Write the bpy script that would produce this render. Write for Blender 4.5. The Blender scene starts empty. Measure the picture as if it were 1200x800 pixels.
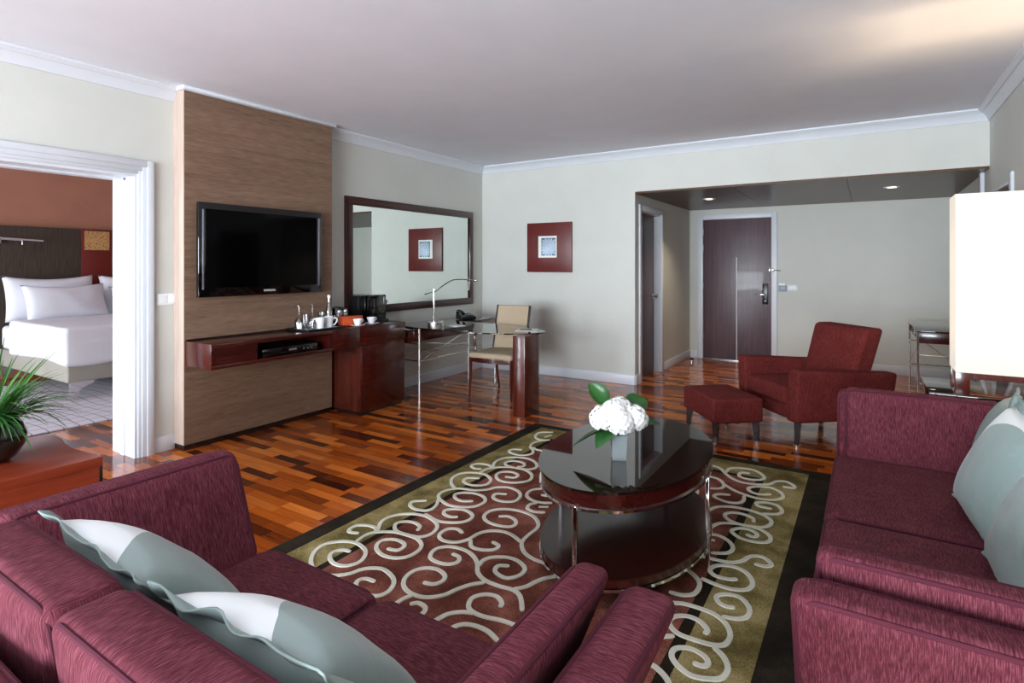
import bpy, bmesh, math, random
from mathutils import Vector, Matrix, noise
PI = math.pi
R = math.radians
random.seed(7)
C = bpy.context.scene.collection

# ------------------------------------------------------------------ materials
def srgb(r, g, b):
    f = lambda v: (v/255/12.92) if v/255 <= .04045 else ((v/255+.055)/1.055)**2.4
    return (f(r), f(g), f(b), 1)

class N:
    """small node-building helper"""
    def __init__(s, name):
        s.m = bpy.data.materials.new(name); s.m.use_nodes = True
        s.t = s.m.node_tree; s.b = s.t.nodes['Principled BSDF']
    def n(s, typ, **kw):
        x = s.t.nodes.new(typ)
        for k, v in kw.items():
            if k.startswith('i_'):
                key = k[2:]
                key = int(key) if key.isdigit() else key.replace('_', ' ')
                if hasattr(v, 'is_output') or isinstance(v, bpy.types.NodeSocket): s.t.links.new(v, x.inputs[key])
                else: x.inputs[key].default_value = v
            else: setattr(x, k, v)
        return x
    def link(s, a, b): s.t.links.new(a, b)
    def math(s, op, a, b=None, c=None):
        x = s.t.nodes.new('ShaderNodeMath'); x.operation = op
        for i, v in enumerate((a, b, c)):
            if v is None: continue
            if isinstance(v, bpy.types.NodeSocket): s.t.links.new(v, x.inputs[i])
            else: x.inputs[i].default_value = v
        return x.outputs[0]
    def coord(s, scale=(1, 1, 1), kind='Object', rot=(0, 0, 0)):
        tc = s.t.nodes.new('ShaderNodeTexCoord')
        mp = s.n('ShaderNodeMapping'); s.link(tc.outputs[kind], mp.inputs[0])
        mp.inputs['Scale'].default_value = scale; mp.inputs['Rotation'].default_value = rot
        return mp.outputs[0]
    def noise(s, vec, scale=5, detail=4, rough=.6):
        x = s.n('ShaderNodeTexNoise'); s.link(vec, x.inputs['Vector'])
        x.inputs['Scale'].default_value = scale; x.inputs['Detail'].default_value = detail; x.inputs['Roughness'].default_value = rough
        return x.outputs[0]
    def ramp(s, fac, stops):
        x = s.n('ShaderNodeValToRGB'); s.link(fac, x.inputs[0])
        e = x.color_ramp.elements
        while len(e) < len(stops): e.new(.5)
        for k, (p, c) in zip(e, stops): k.position = p; k.color = c
        return x.outputs[0]
    def mix(s, fac, a, b):
        x = s.n('ShaderNodeMix', data_type='RGBA')
        for sock, v in ((x.inputs[0], fac), (x.inputs[6], a), (x.inputs[7], b)):
            if isinstance(v, bpy.types.NodeSocket): s.link(v, sock)
            else: sock.default_value = v
        return x.outputs[2]
    def bump(s, h, strength=.2, dist=.01):
        x = s.n('ShaderNodeBump'); s.link(h, x.inputs['Height'])
        x.inputs['Strength'].default_value = strength; x.inputs['Distance'].default_value = dist
        s.link(x.outputs[0], s.b.inputs['Normal'])
    def set(s, **kw):
        for k, v in kw.items():
            key = k.replace('_', ' ')
            if isinstance(v, bpy.types.NodeSocket): s.link(v, s.b.inputs[key])
            else: s.b.inputs[key].default_value = v
        return s

def plain(name, col, rough=.5, metal=0, spec=.5, var=.04, coat=0, bscale=60, bstr=.05, **kw):
    k = N(name)
    v = k.noise(k.coord(), 3, 3)
    c2 = tuple(min(1, x*(1+var*2)) for x in col[:3])+(1,); c1 = tuple(x*(1-var*2) for x in col[:3])+(1,)
    k.set(Base_Color=k.ramp(v, [(.3, c1), (.7, c2)]), Roughness=rough, Metallic=metal, Specular_IOR_Level=spec, Coat_Weight=coat, Coat_Roughness=.05)
    if bstr: k.bump(k.noise(k.coord(), bscale, 2), bstr, .002)
    for a, b in kw.items(): k.b.inputs[a.replace('_', ' ')].default_value = b
    return k.m

def wood(name, c1, c2, axis=0, rough=.25, coat=.3, scale=1.0, contrast=1.0, spec=.5):
    """fine straight grain running along the given axis"""
    k = N(name)
    sc = [38, 38, 38]; sc[axis] = 1.6
    vec = k.coord(tuple(x*scale for x in sc))
    v = k.noise(vec, 1.2, 6, .65)
    w = k.noise(k.coord(tuple(x*scale*.15 for x in sc)), 1.0, 2)
    f = k.math('ADD', k.math('MULTIPLY', v, .7), k.math('MULTIPLY', w, .3))
    lo, hi = .5-.16/contrast, .5+.16/contrast
    k.set(Base_Color=k.ramp(f, [(lo, c1), (hi, c2)]), Roughness=rough, Coat_Weight=coat, Coat_Roughness=.06, Specular_IOR_Level=spec)
    k.bump(v, .05, .002)
    return k.m

def upholstery(name, dark, mid, light, axis=2, top=1):
    """slubby woven fabric: streaks run up the sides and along axis `top` on level faces"""
    k = N(name)
    def streak(along, across, normal_axis):
        sc = [0, 0, 0]; sc[along] = 38; sc[across] = 480; sc[normal_axis] = 6
        return k.noise(k.coord(tuple(sc)), 1, 3, .65)
    nm = k.n('ShaderNodeTexCoord'); sp = k.n('ShaderNodeSeparateXYZ'); k.link(nm.outputs['Normal'], sp.inputs[0])
    ab = [k.math('ABSOLUTE', sp.outputs[i]) for i in range(3)]
    isup = k.math('GREATER_THAN', ab[2], .68); isx = k.math('GREATER_THAN', ab[0], ab[1])
    v = k.mix(isup, k.mix(isx, streak(2, 0, 1), streak(2, 1, 0)), streak(top, 1-top, 2))
    v2 = k.noise(k.coord((9, 9, 9)), 1, 3)
    f = k.math('ADD', k.math('MULTIPLY', v, .85), k.math('MULTIPLY', v2, .15))
    k.set(Base_Color=k.ramp(f, [(.34, dark), (.5, mid), (.68, light)]), Roughness=.9, Specular_IOR_Level=.15)
    k.bump(v, .3, .002)
    return k.m

def parquet():
    k = N('parquet')
    tc = k.n('ShaderNodeTexCoord')
    sep = k.n('ShaderNodeSeparateXYZ'); k.link(tc.outputs['Object'], sep.inputs[0])
    x, y = sep.outputs[0], sep.outputs[1]
    W, L = .070, .34
    row = k.math('FLOOR', k.math('DIVIDE', y, W))
    wn = k.n('ShaderNodeTexWhiteNoise', noise_dimensions='1D'); k.link(row, wn.inputs['W'])
    off = k.math('MULTIPLY', wn.outputs[0], 7.3)
    xx = k.math('ADD', k.math('DIVIDE', x, L), off)
    col = k.math('FLOOR', xx)
    cv = k.n('ShaderNodeCombineXYZ'); k.link(row, cv.inputs[0]); k.link(col, cv.inputs[1])
    w2 = k.n('ShaderNodeTexWhiteNoise', noise_dimensions='3D'); k.link(cv.outputs[0], w2.inputs[0])
    r = w2.outputs[0]
    base = k.ramp(r, [(0, srgb(60, 22, 10)), (.15, srgb(92, 38, 14)), (.35, srgb(156, 74, 22)), (.6, srgb(186, 96, 32)), (.82, srgb(212, 122, 48)), (1, srgb(124, 54, 20))])
    gn = k.noise(k.coord((3, 60, 1)), 1, 5, .6)
    g = k.ramp(gn, [(.3, (.68, .62, .58, 1)), (.7, (1.1, 1.1, 1.1, 1))])
    m = k.n('ShaderNodeMix', data_type='RGBA', blend_type='MULTIPLY'); m.inputs[0].default_value = .8
    k.link(base, m.inputs[6]); k.link(g, m.inputs[7])
    fx = k.math('ABSOLUTE', k.math('SUBTRACT', k.math('FRACT', xx), .5))
    fy = k.math('ABSOLUTE', k.math('SUBTRACT', k.math('FRACT', k.math('DIVIDE', y, W)), .5))
    seam = k.math('MAXIMUM', k.math('GREATER_THAN', fx, .4965), k.math('GREATER_THAN', fy, .482))
    c = k.mix(k.math('MULTIPLY', seam, .6), m.outputs[2], srgb(40, 16, 8))
    wv = k.noise(k.coord((1.5, 3, 1)), 1.2, 2)
    k.set(Base_Color=c, Roughness=.16, Specular_IOR_Level=.5, Coat_Weight=.12, Coat_Roughness=.04)
    k.bump(wv, .06, .02)
    return k.m

def glass(name, tint=(.93, .97, .96, 1), rough=0.0, alpha=.12, ior=1.5):
    """thin-walled clear glass: mostly see-through with mirror-like Fresnel reflections"""
    k = N(name)
    tr = k.n('ShaderNodeBsdfTransparent'); tr.inputs[0].default_value = tint
    gl = k.n('ShaderNodeBsdfGlossy'); gl.inputs['Roughness'].default_value = rough
    fr = k.n('ShaderNodeFresnel'); fr.inputs[0].default_value = ior
    fac = k.math('ADD', fr.outputs[0], alpha*.3)
    mx = k.n('ShaderNodeMixShader'); k.link(fac, mx.inputs[0]); k.link(tr.outputs[0], mx.inputs[1]); k.link(gl.outputs[0], mx.inputs[2])
    out = k.t.nodes['Material Output']; k.link(mx.outputs[0], out.inputs[0])
    return k.m

def emit(name, col, strength):
    k = N(name); k.set(Base_Color=col, Emission_Color=col, Emission_Strength=strength); return k.m

M = {}
M['wall'] = plain('wall_paint', srgb(199, 201, 195), .8, var=.012, bscale=200, bstr=.03, spec=.3)
M['ceiling'] = plain('ceiling_paint', srgb(224, 228, 237), .85, var=.01, bscale=150, bstr=.03, spec=.2)
M['trim'] = plain('white_trim_paint', srgb(206, 211, 218), .4, var=.01, bstr=0)
M['floor'] = parquet()
M['terracotta'] = plain('terracotta_wall_paint', srgb(176, 122, 100), .8, var=.03)
M['veneer'] = wood('horizontal_grain_veneer', srgb(86, 62, 46), srgb(142, 114, 94), axis=1, rough=.6, coat=0, scale=4.2, contrast=.85)
M['veneer_edge'] = wood('pale_veneer_edge', srgb(165, 145, 132), srgb(188, 170, 158), axis=2, rough=.5, coat=0, scale=2)
M['mahogany'] = wood('mahogany', srgb(44, 11, 9), srgb(70, 20, 15), axis=1, rough=.22, coat=.3)
M['mahogany_x'] = wood('mahogany_cross', srgb(46, 12, 9), srgb(74, 22, 16), axis=0, rough=.22, coat=.3)
M['mahogany_v'] = wood('mahogany_upright', srgb(52, 16, 11), srgb(88, 34, 22), axis=2, rough=.25, coat=.3)
M['cherry'] = wood('cherry_orange_wood', srgb(98, 32, 16), srgb(134, 54, 30), axis=1, rough=.32, coat=.1)
M['darkwood'] = wood('espresso_wood', srgb(20, 11, 10), srgb(36, 20, 18), axis=2, rough=.25, coat=.3)
M['soffit'] = wood('dark_soffit_veneer', srgb(56, 37, 26), srgb(96, 70, 50), axis=0, rough=.3, coat=0, spec=.18)
M['doorwood'] = wood('plum_brown_door_veneer', srgb(66, 50, 56), srgb(94, 74, 80), axis=2, rough=.4, coat=.1)
M['mirror_frame'] = wood('mirror_frame_wood', srgb(40, 18, 14), srgb(66, 30, 24), axis=1, rough=.3, coat=.2)
M['chrome'] = plain('chrome', (.82, .82, .83, 1), .08, 1, bstr=0, var=0)
M['steel'] = plain('brushed_steel', (.6, .6, .6, 1), .28, 1, bstr=0, var=0)
M['door_strip'] = plain('satin_metal_strip', (.55, .53, .52, 1), .55, .6, bstr=0)
M['bright_steel'] = plain('bright_brushed_steel', (.86, .85, .82, 1), .22, 1, bstr=0)
M['black'] = plain('black_plastic', srgb(14, 14, 16), .3, bstr=0)
M['gloss_black'] = plain('gloss_black', srgb(5, 5, 6), .04, bstr=0, coat=.4)
M['screen'] = plain('dark_screen_glass', srgb(2, 2, 3), .08, bstr=0, spec=.15)
M['shelf_lacquer'] = plain('dark_lacquered_wood', srgb(46, 20, 15), .16, bstr=0, spec=.3)
M['silver_line'] = plain('silver_inlay', srgb(150, 150, 165), .25, .6, bstr=0)
M['sofa'] = upholstery('wine_upholstery', srgb(56, 21, 29), srgb(88, 37, 47), srgb(121, 69, 80))
M['sofa_arm'] = upholstery('wine_upholstery_arm', srgb(56, 21, 29), srgb(88, 37, 47), srgb(121, 69, 80), top=0)
M['sofa_seat'] = upholstery('wine_upholstery_seat', srgb(52, 20, 27), srgb(82, 35, 43), srgb(114, 64, 72), top=0)
M['piping'] = plain('wine_piping', srgb(74, 28, 42), .8, var=.1, spec=.2)
M['armchair'] = upholstery('brick_red_upholstery', srgb(66, 22, 20), srgb(100, 37, 35), srgb(130, 60, 55))
M['beige'] = plain('beige_upholstery', srgb(176, 158, 134), .75, var=.03, bscale=300, bstr=.2, spec=.2)
M['white_ceramic'] = plain('white_ceramic', srgb(236, 238, 242), .12, bstr=0, var=0)
M['linen'] = plain('white_linen', srgb(236, 238, 246), .85, var=.01, bscale=12, bstr=.3, spec=.15)
M['bedbase'] = plain('greige_bed_fabric', srgb(164, 160, 150), .8, var=.03, bscale=250, bstr=.2, spec=.2)
M['clear'] = glass('clear_glass')
M['tumbler'] = glass('drinking_glass', (.9, .92, .93, 1), .02, .8)
M['vase'] = glass('pale_vase_glass', (.86, .93, .95, 1), .05, .9)
def _milky(m, f):
    t = m.node_tree; out = t.nodes['Material Output']; src = out.inputs[0].links[0].from_socket
    d = t.nodes.new('ShaderNodeBsdfTranslucent'); d.inputs[0].default_value = (.78, .88, .92, 1)
    d2 = t.nodes.new('ShaderNodeBsdfDiffuse'); d2.inputs[0].default_value = (.78, .88, .92, 1)
    a = t.nodes.new('ShaderNodeMixShader'); t.links.new(d.outputs[0], a.inputs[1]); t.links.new(d2.outputs[0], a.inputs[2])
    b = t.nodes.new('ShaderNodeMixShader'); b.inputs[0].default_value = f; t.links.new(src, b.inputs[1]); t.links.new(a.outputs[0], b.inputs[2]); t.links.new(b.outputs[0], out.inputs[0])
_milky(M['vase'], .5)
M['pane'] = glass('window_glass', (.98, .99, 1, 1))
M['leaf'] = plain('dark_green_leaf', srgb(38, 84, 36), .35, var=.15, spec=.5)
M['grass'] = plain('bright_green_blade', srgb(56, 108, 48), .4, var=.3, spec=.4)
M['petal'] = plain('white_petal', srgb(248, 249, 246), .7, var=.01, bstr=0, Subsurface_Weight=.0)
M['orange'] = plain('orange_leather', srgb(205, 84, 40), .45, var=.04)
M['switch'] = plain('white_switch_plastic', srgb(226, 230, 232), .35, bstr=0)
M['grey_plastic'] = plain('grey_plastic', srgb(130, 146, 160), .4, bstr=0)
M['maroon_board'] = plain('maroon_board', srgb(92, 24, 22), .4, var=.05)
M['paper'] = plain('white_paper', srgb(226, 230, 226), .7, bstr=0)
M['slate_print'] = plain('slate_blue_print', srgb(62, 92, 112), .6, var=.2, bstr=0)
M['petal_print'] = plain('pale_print_petal', srgb(170, 186, 204), .6, var=.25, bstr=0)
M['pot'] = plain('dark_glazed_pot', srgb(24, 26, 22), .12, bstr=0, coat=.5)
M['soil'] = plain('soil', srgb(40, 28, 20), .9, bstr=.3)
M['red_panel'] = plain('red_lacquer_panel', srgb(112, 34, 28), .35)
M['rubber'] = plain('black_rubber', srgb(20, 20, 20), .7)
M['table_glass'] = plain('dark_glossy_table_glass', srgb(30, 18, 14), .02, bstr=0, coat=.25, spec=.6)
M['water'] = glass('water', (.8, .92, .93, 1), 0, .2, 1.33)

def fn_headboard():
    k = N('dark_headboard_fabric')
    v = k.noise(k.coord((4, 130, 4)), 1, 4, .7)
    k.set(Base_Color=k.ramp(v, [(.35, srgb(40, 32, 26)), (.65, srgb(78, 64, 52))]), Roughness=.7)
    k.bump(v, .3, .004); return k.m
M['headboard'] = fn_headboard()
def fn_gold():
    k = N('gold_lattice_square')
    x = k.n('ShaderNodeTexVoronoi'); k.link(k.coord((1, 1, 1)), x.inputs['Vector']); x.inputs['Scale'].default_value = 52
    k.set(Base_Color=k.ramp(x.outputs['Distance'], [(.24, srgb(60, 34, 18)), (.36, srgb(206, 160, 104))]), Roughness=.4); return k.m
M['gold'] = fn_gold()
def fn_bedrug():
    k = N('grey_grid_rug')
    tc = k.n('ShaderNodeTexCoord'); sep = k.n('ShaderNodeSeparateXYZ'); k.link(tc.outputs['Object'], sep.inputs[0])
    ln = []
    for i, s in ((0, .17), (1, .11)):
        w = k.math('MULTIPLY', k.math('SINE', k.math('MULTIPLY', sep.outputs[1-i], 5.5)), .02)
        f = k.math('FRACT', k.math('DIVIDE', k.math('ADD', sep.outputs[i], w), s)); ln.append(k.math('LESS_THAN', f, .07 if i == 0 else .09))
    l = k.math('MAXIMUM', *ln)
    k.set(Base_Color=k.mix(l, srgb(196, 192, 200), srgb(138, 132, 140)), Roughness=.95, Specular_IOR_Level=.1); return k.m
M['bedrug'] = fn_bedrug()
def fn_pile(name, a, b, c):
    a, b, c = [tuple(v*.84 for v in q[:3])+(1,) for q in (a, b, c)]
    k = N(name)
    f = k.math('ADD', k.math('MULTIPLY', k.noise(k.coord((2.2, 2.2, 2.2)), 1.6, 4, .6), .65), k.math('MULTIPLY', k.noise(k.coord(), 220, 2), .35))
    k.set(Base_Color=k.ramp(f, [(.40, a), (.5, b), (.60, c)]), Roughness=.95, Specular_IOR_Level=.05)
    k.bump(k.noise(k.coord(), 260, 2), .5, .004); return k.m
M['pile_border'] = fn_pile('charcoal_brown_pile', srgb(34, 29, 23), srgb(46, 40, 32), srgb(60, 52, 42))
M['pile_green'] = fn_pile('olive_green_pile', srgb(90, 80, 46), srgb(132, 119, 74), srgb(176, 160, 112))
M['pile_maroon'] = fn_pile('maroon_brown_pile', srgb(88, 48, 40), srgb(120, 70, 58), srgb(158, 104, 90))
M['pile_stripe'] = fn_pile('dark_stripe_pile', srgb(30, 24, 18), srgb(40, 32, 24), srgb(50, 42, 32))
M['pile_swirl'] = fn_pile('pale_swirl_pile', srgb(206, 206, 188), srgb(222, 221, 204), srgb(232, 231, 216))
def fn_pillow(name, cx, cy, r):
    """white satin face with one large sage-green disc woven off centre"""
    k = N(name)
    tc = k.n('ShaderNodeTexCoord'); sep = k.n('ShaderNodeSeparateXYZ'); k.link(tc.outputs['Object'], sep.inputs[0])
    dx = k.math('SUBTRACT', sep.outputs[0], cx); dy = k.math('SUBTRACT', sep.outputs[1], cy)
    d = k.math('SQRT', k.math('ADD', k.math('MULTIPLY', dx, dx), k.math('MULTIPLY', dy, dy)))
    f = k.math('LESS_THAN', d, r)
    k.set(Base_Color=k.mix(f, srgb(222, 228, 228), srgb(132, 150, 146)), Roughness=.42, Specular_IOR_Level=.4, Sheen_Weight=.2)
    k.bump(k.noise(k.coord((3, 14, 3)), 2, 3), .25, .01); return k.m
M['pillow_disc'] = fn_pillow('satin_disc_fabric', -.16, -.02, .24)
M['pillow_band'] = fn_pillow('satin_band_fabric', .06, -.07, .25)
M['sage'] = plain('sage_satin', srgb(134, 152, 148), .5, var=.05, bscale=8, bstr=.4)
M['shade'] = None
def fn_shade():
    k = N('lit_lamp_shade_fabric')
    tl = k.n('ShaderNodeBsdfTranslucent'); tl.inputs[0].default_value = (.2, .185, .165, 1)
    df = k.n('ShaderNodeBsdfDiffuse'); df.inputs[0].default_value = (.6, .58, .54, 1)
    mx = k.n('ShaderNodeMixShader'); mx.inputs[0].default_value = .5; k.link(df.outputs[0], mx.inputs[1]); k.link(tl.outputs[0], mx.inputs[2])
    em = k.n('ShaderNodeEmission'); em.inputs[0].default_value = (1, .94, .84, 1); em.inputs[1].default_value = .35
    ad = k.n('ShaderNodeAddShader'); k.link(mx.outputs[0], ad.inputs[0]); k.link(em.outputs[0], ad.inputs[1])
    k.link(ad.outputs[0], k.t.nodes['Material Output'].inputs[0]); return k.m
M['shade'] = fn_shade()
M['bulb'] = emit('downlight_glow', (1, .86, .62, 1), 9)
def fn_mirror():
    k = N('mirror_silver'); k.set(Base_Color=(.80, .86, .83, 1), Metallic=1, Roughness=.0); return k.m
M['mirror'] = fn_mirror()

# ------------------------------------------------------------------ mesh helpers
def link_mesh(name, bm, mat, parent=None, sharp=35, loc=None, rot=None):
    me = bpy.data.meshes.new(name)
    bmesh.ops.recalc_face_normals(bm, faces=bm.faces)
    bm.to_mesh(me); bm.free()
    for m in (mat if isinstance(mat, (list, tuple)) else [mat]): me.materials.append(m)
    me.polygons.foreach_set('use_smooth', [True]*len(me.polygons))
    me.set_sharp_from_angle(angle=R(sharp))
    o = bpy.data.objects.new(name, me); C.objects.link(o)
    if parent: o.parent = parent
    if loc: o.location = loc
    if rot: o.rotation_euler = rot
    return o
obj = link_mesh
def tag(o, label, cat, group=None, kind=None):
    o['label'] = label; o['category'] = cat
    if group: o['group'] = group
    if kind: o['kind'] = kind
    return o
def thing(name, label, cat, loc=(0, 0, 0), rotz=0, group=None):
    o = bpy.data.objects.new(name, None); C.objects.link(o)
    o.empty_display_size = .1
    o.location = loc; o.rotation_euler = (0, 0, rotz)
    return tag(o, label, cat, group)
def struct(name, bm, mat, **kw):
    o = obj(name, bm, mat, **kw); o['kind'] = 'structure'; return o
def dup(root, loc=None, rotz=None, label=None, group=None):
    r = root.copy(); C.objects.link(r)
    if loc is not None: r.location = loc
    if rotz is not None: r.rotation_euler = (0, 0, rotz)
    if label: r['label'] = label
    if group: r['group'] = group
    for ch in list(root.children):
        c = ch.copy(); C.objects.link(c); c.parent = r
        for g in ch.children:
            d = g.copy(); C.objects.link(d); d.parent = c
    return r

def box(bm, x0, x1, y0, y1, z0, z1, bev=0, seg=2, mi=0):
    vs = [bm.verts.new((x, y, z)) for z in (z0, z1) for y in (y0, y1) for x in (x0, x1)]
    fs = [bm.faces.new([vs[i] for i in f]) for f in ((0, 2, 3, 1), (4, 5, 7, 6), (0, 1, 5, 4), (2, 6, 7, 3), (0, 4, 6, 2), (1, 3, 7, 5))]
    for f in fs: f.material_index = mi
    if bev:
        es = list({e for f in fs for e in f.edges})
        r = bmesh.ops.bevel(bm, geom=es, offset=bev, segments=seg, profile=.5, affect='EDGES')
        for f in r['faces']: f.material_index = mi
    return vs
def B(*a, **k):
    bm = bmesh.new(); box(bm, *a, **k); return bm
def tube(bm, pts, r, n=10, closed=False, radii=None, cap=True, squash=1):
    pts = [Vector(p) for p in pts]; m = len(pts); rings = []
    up = Vector((0, 0, 1)); prev = None
    for i, p in enumerate(pts):
        a = pts[(i-1) % m] if (closed or i > 0) else p; b = pts[(i+1) % m] if (closed or i < m-1) else p
        t = (b-a).normalized()
        if prev is None:
            ref = up if abs(t.z) < .9 else Vector((1, 0, 0)); u = t.cross(ref).normalized()
        else:
            u = (prev-t*prev.dot(t)); u = u.normalized() if u.length > 1e-6 else t.orthogonal().normalized()
        prev = u; v = t.cross(u).normalized()
        rr = radii[i] if radii else r
        rings.append([bm.verts.new(p+(u*math.cos(2*PI*k/n)+v*math.sin(2*PI*k/n)*squash)*rr) for k in range(n)])
    for i in range(m if closed else m-1):
        A, D = rings[i], rings[(i+1) % m]
        for k in range(n):
            try: bm.faces.new((A[k], A[(k+1) % n], D[(k+1) % n], D[k]))
            except ValueError: pass
    if cap and not closed:
        bm.faces.new(rings[0][::-1]); bm.faces.new(rings[-1])
def T(pts, r, **k):
    bm = bmesh.new(); tube(bm, pts, r, **k); return bm
def lathe(bm, prof, n=32, c=(0, 0, 0), close=False):
    rings = []
    for (r, z) in prof:
        if r < 1e-5: rings.append([bm.verts.new((c[0], c[1], c[2]+z))])
        else: rings.append([bm.verts.new((c[0]+r*math.cos(2*PI*k/n), c[1]+r*math.sin(2*PI*k/n), c[2]+z)) for k in range(n)])
    for A, D in zip(rings, rings[1:]):
        for k in range(n):
            a, b, c_, d = A[k % len(A)], A[(k+1) % len(A)], D[(k+1) % len(D)], D[k % len(D)]
            q = []
            for v in (a, b, c_, d):
                if v not in q: q.append(v)
            if len(q) > 2: bm.faces.new(q)
def LA(prof, n=32, c=(0, 0, 0)):
    bm = bmesh.new(); lathe(bm, prof, n, c); return bm
def prism(bm, poly, z0, z1, f=lambda x, y, z: (x, y, z), bev=0, mi=0):
    lo = [bm.verts.new(f(x, y, z0)) for x, y in poly]; hi = [bm.verts.new(f(x, y, z1)) for x, y in poly]
    fs = [bm.faces.new(lo[::-1]), bm.faces.new(hi)]
    n = len(poly)
    for i in range(n): fs.append(bm.faces.new((lo[i], lo[(i+1) % n], hi[(i+1) % n], hi[i])))
    for q in fs: q.material_index = mi
    if bev:
        es = list(fs[0].edges)+list(fs[1].edges)
        bmesh.ops.bevel(bm, geom=es, offset=bev, segments=2, profile=.5, affect='EDGES')
def PR(poly, z0, z1, **k):
    bm = bmesh.new(); prism(bm, poly, z0, z1, **k); return bm
def rbox(bm, c, h, r, puff=(0, 0, 0), warp=None, nc=4, nf=8, jitter=0):
    """soft rounded block: centre c, half sizes h, corner radius r, each face puffed out"""
    def samples(H):
        a = [-H+r*(1-math.cos(i/nc*PI/2)) if False else -H+r*i/nc for i in range(nc)]
        inner = [-H+r+(2*H-2*r)*i/nf for i in range(nf+1)]
        return a+inner+[-x for x in reversed(a)]
    S = [samples(H) for H in h]; V = {}
    def vert(i, j, k):
        key = (i, j, k)
        if key in V: return V[key]
        p = Vector((S[0][i], S[1][j], S[2][k]))
        inn = Vector([max(-h[a]+r, min(h[a]-r, p[a])) for a in range(3)])
        d = p-inn
        q = inn+d.normalized()*r if d.length > 1e-9 else p
        w = [1-(p[a]/h[a])**2 for a in range(3)]
        q = Vector([q[a]*(1+puff[a]/h[a]*w[(a+1) % 3]*w[(a+2) % 3]) for a in range(3)])
        q = q+Vector(c)
        if jitter: q += noise.noise_vector(q*7)*jitter
        if warp: q = Vector(warp(q))
        V[key] = bm.verts.new(q); return V[key]
    n = [len(s)-1 for s in S]
    for a in range(3):
        b, d = (a+1) % 3, (a+2) % 3
        for side in (0, n[a]):
            for i in range(n[b]):
                for j in range(n[d]):
                    q = []
                    for (u, v) in ((i, j), (i+1, j), (i+1, j+1), (i, j+1)):
                        idx = [0, 0, 0]; idx[a] = side; idx[b] = u; idx[d] = v
                        q.append(vert(*idx))
                    try: bm.faces.new(q)
                    except ValueError: pass
def RB(*a, **k):
    bm = bmesh.new(); rbox(bm, *a, **k); return bm
def welt(c, h, r, axis, side, warp=None, inset=.0, pr=.0055, rc=None, n=6):
    """piping loop around one face of a soft block"""
    b, d = [(1, 2), (0, 2), (0, 1)][axis]
    rc = rc or r*1.3
    e = r*.30
    pts = []
    for (sx, sy, a0) in ((1, 1, 0), (-1, 1, 90), (-1, -1, 180), (1, -1, 270)):
        for i in range(n+1):
            t = R(a0+90*i/n)
            u = sx*(h[b]-e-rc)+rc*math.cos(t); v = sy*(h[d]-e-rc)+rc*math.sin(t)
            p = [0, 0, 0]; p[axis] = side*(h[axis]-e); p[b] = u; p[d] = v
            pts.append(p)
    out = []
    m = len(pts)
    for i in range(m):
        p, q = Vector(pts[i]), Vector(pts[(i+1) % m])
        k = max(1, int((q-p).length/.06))
        for j in range(k): out.append(p.lerp(q, j/k))
    out = [Vector(c)+p for p in out]
    if warp: out = [Vector(warp(p)) for p in out]
    bm = bmesh.new(); tube(bm, out, pr, n=8, closed=True); return bm
def catmull(pts, k=8):
    pts = [Vector(p) for p in pts]
    if len(pts) < 3: return pts
    P = [pts[0]*2-pts[1]]+pts+[pts[-1]*2-pts[-2]]; out = []
    for i in range(1, len(P)-2):
        a, b, c, d = P[i-1:i+3]
        for j in range(k):
            t = j/k
            out.append(.5*((2*b)+(c-a)*t+(2*a-5*b+4*c-d)*t*t+(3*b-a-3*c+d)*t**3))
    out.append(pts[-1]); return out

XL, XR, YB, HC = -4.49, .89, 6.31, 2.75   # left wall, right wall, back wall, ceiling height
YN = -4.2

# ------------------------------------------------------------------ room shell
struct('floor', B(-9.2, 1.1, YN-.2, 8.95, -.1, 0), M['floor'])
struct('ceiling', B(-9.2, 1.1, YN-.2, 8.95, HC, HC+.1), M['ceiling'])
bm = bmesh.new()
WT = .34
box(bm, XL-WT, XL, YN, .1, 0, HC); box(bm, XL-WT, XL, 1.985, 8.85, 0, HC); box(bm, XL-WT, XL, .1, 1.985, 2.065, HC)
struct('wall_left', bm, M['wall'])
bm = bmesh.new()
box(bm, XL, -2.3, YB, YB+.1, 0, HC); box(bm, -2.3, XR, YB, YB+.1, 2.262, HC)
struct('wall_back', bm, M['wall'])
bm = bmesh.new()
box(bm, -2.44, -2.3, YB+.1, 6.5, 0, HC); box(bm, -2.44, -2.3, 7.27, 8.7, 0, HC); box(bm, -2.44, -2.3, 6.5, 7.27, 2.06, HC)
struct('wall_entry_left', bm, M['wall'])
bm = bmesh.new()
box(bm, -2.44, -2.10, 8.7, 8.84, 0, HC); box(bm, -1.155, XR, 8.7, 8.84, 0, HC); box(bm, -2.10, -1.155, 8.7, 8.84, 2.085, HC)
struct('wall_entry_back', bm, M['wall'])
bm = bmesh.new()
box(bm, XR, XR+.14, YN, 5.42, 0, HC); box(bm, XR, XR+.14, 6.22, 8.84, 0, HC); box(bm, XR, XR+.14, 5.42, 6.22, 2.0, HC)
struct('wall_right', bm, M['wall'])
def wall_win(x0, x1, wx0, wx1, z0, z1, nm, mat):
    bm = bmesh.new()
    box(bm, x0, wx0, YN-.15, YN, 0, HC); box(bm, wx1, x1, YN-.15, YN, 0, HC)
    box(bm, wx0, wx1, YN-.15, YN, 0, z0); box(bm, wx0, wx1, YN-.15, YN, z1, HC)
    struct(nm, bm, mat)
wall_win(XL, XR+.14, -4.1, .6, .35, 2.5, 'wall_near', M['wall'])
wall_win(-9.2, XL, -8.7, -5.2, .35, 2.5, 'wall_bedroom_near', M['wall'])
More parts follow.
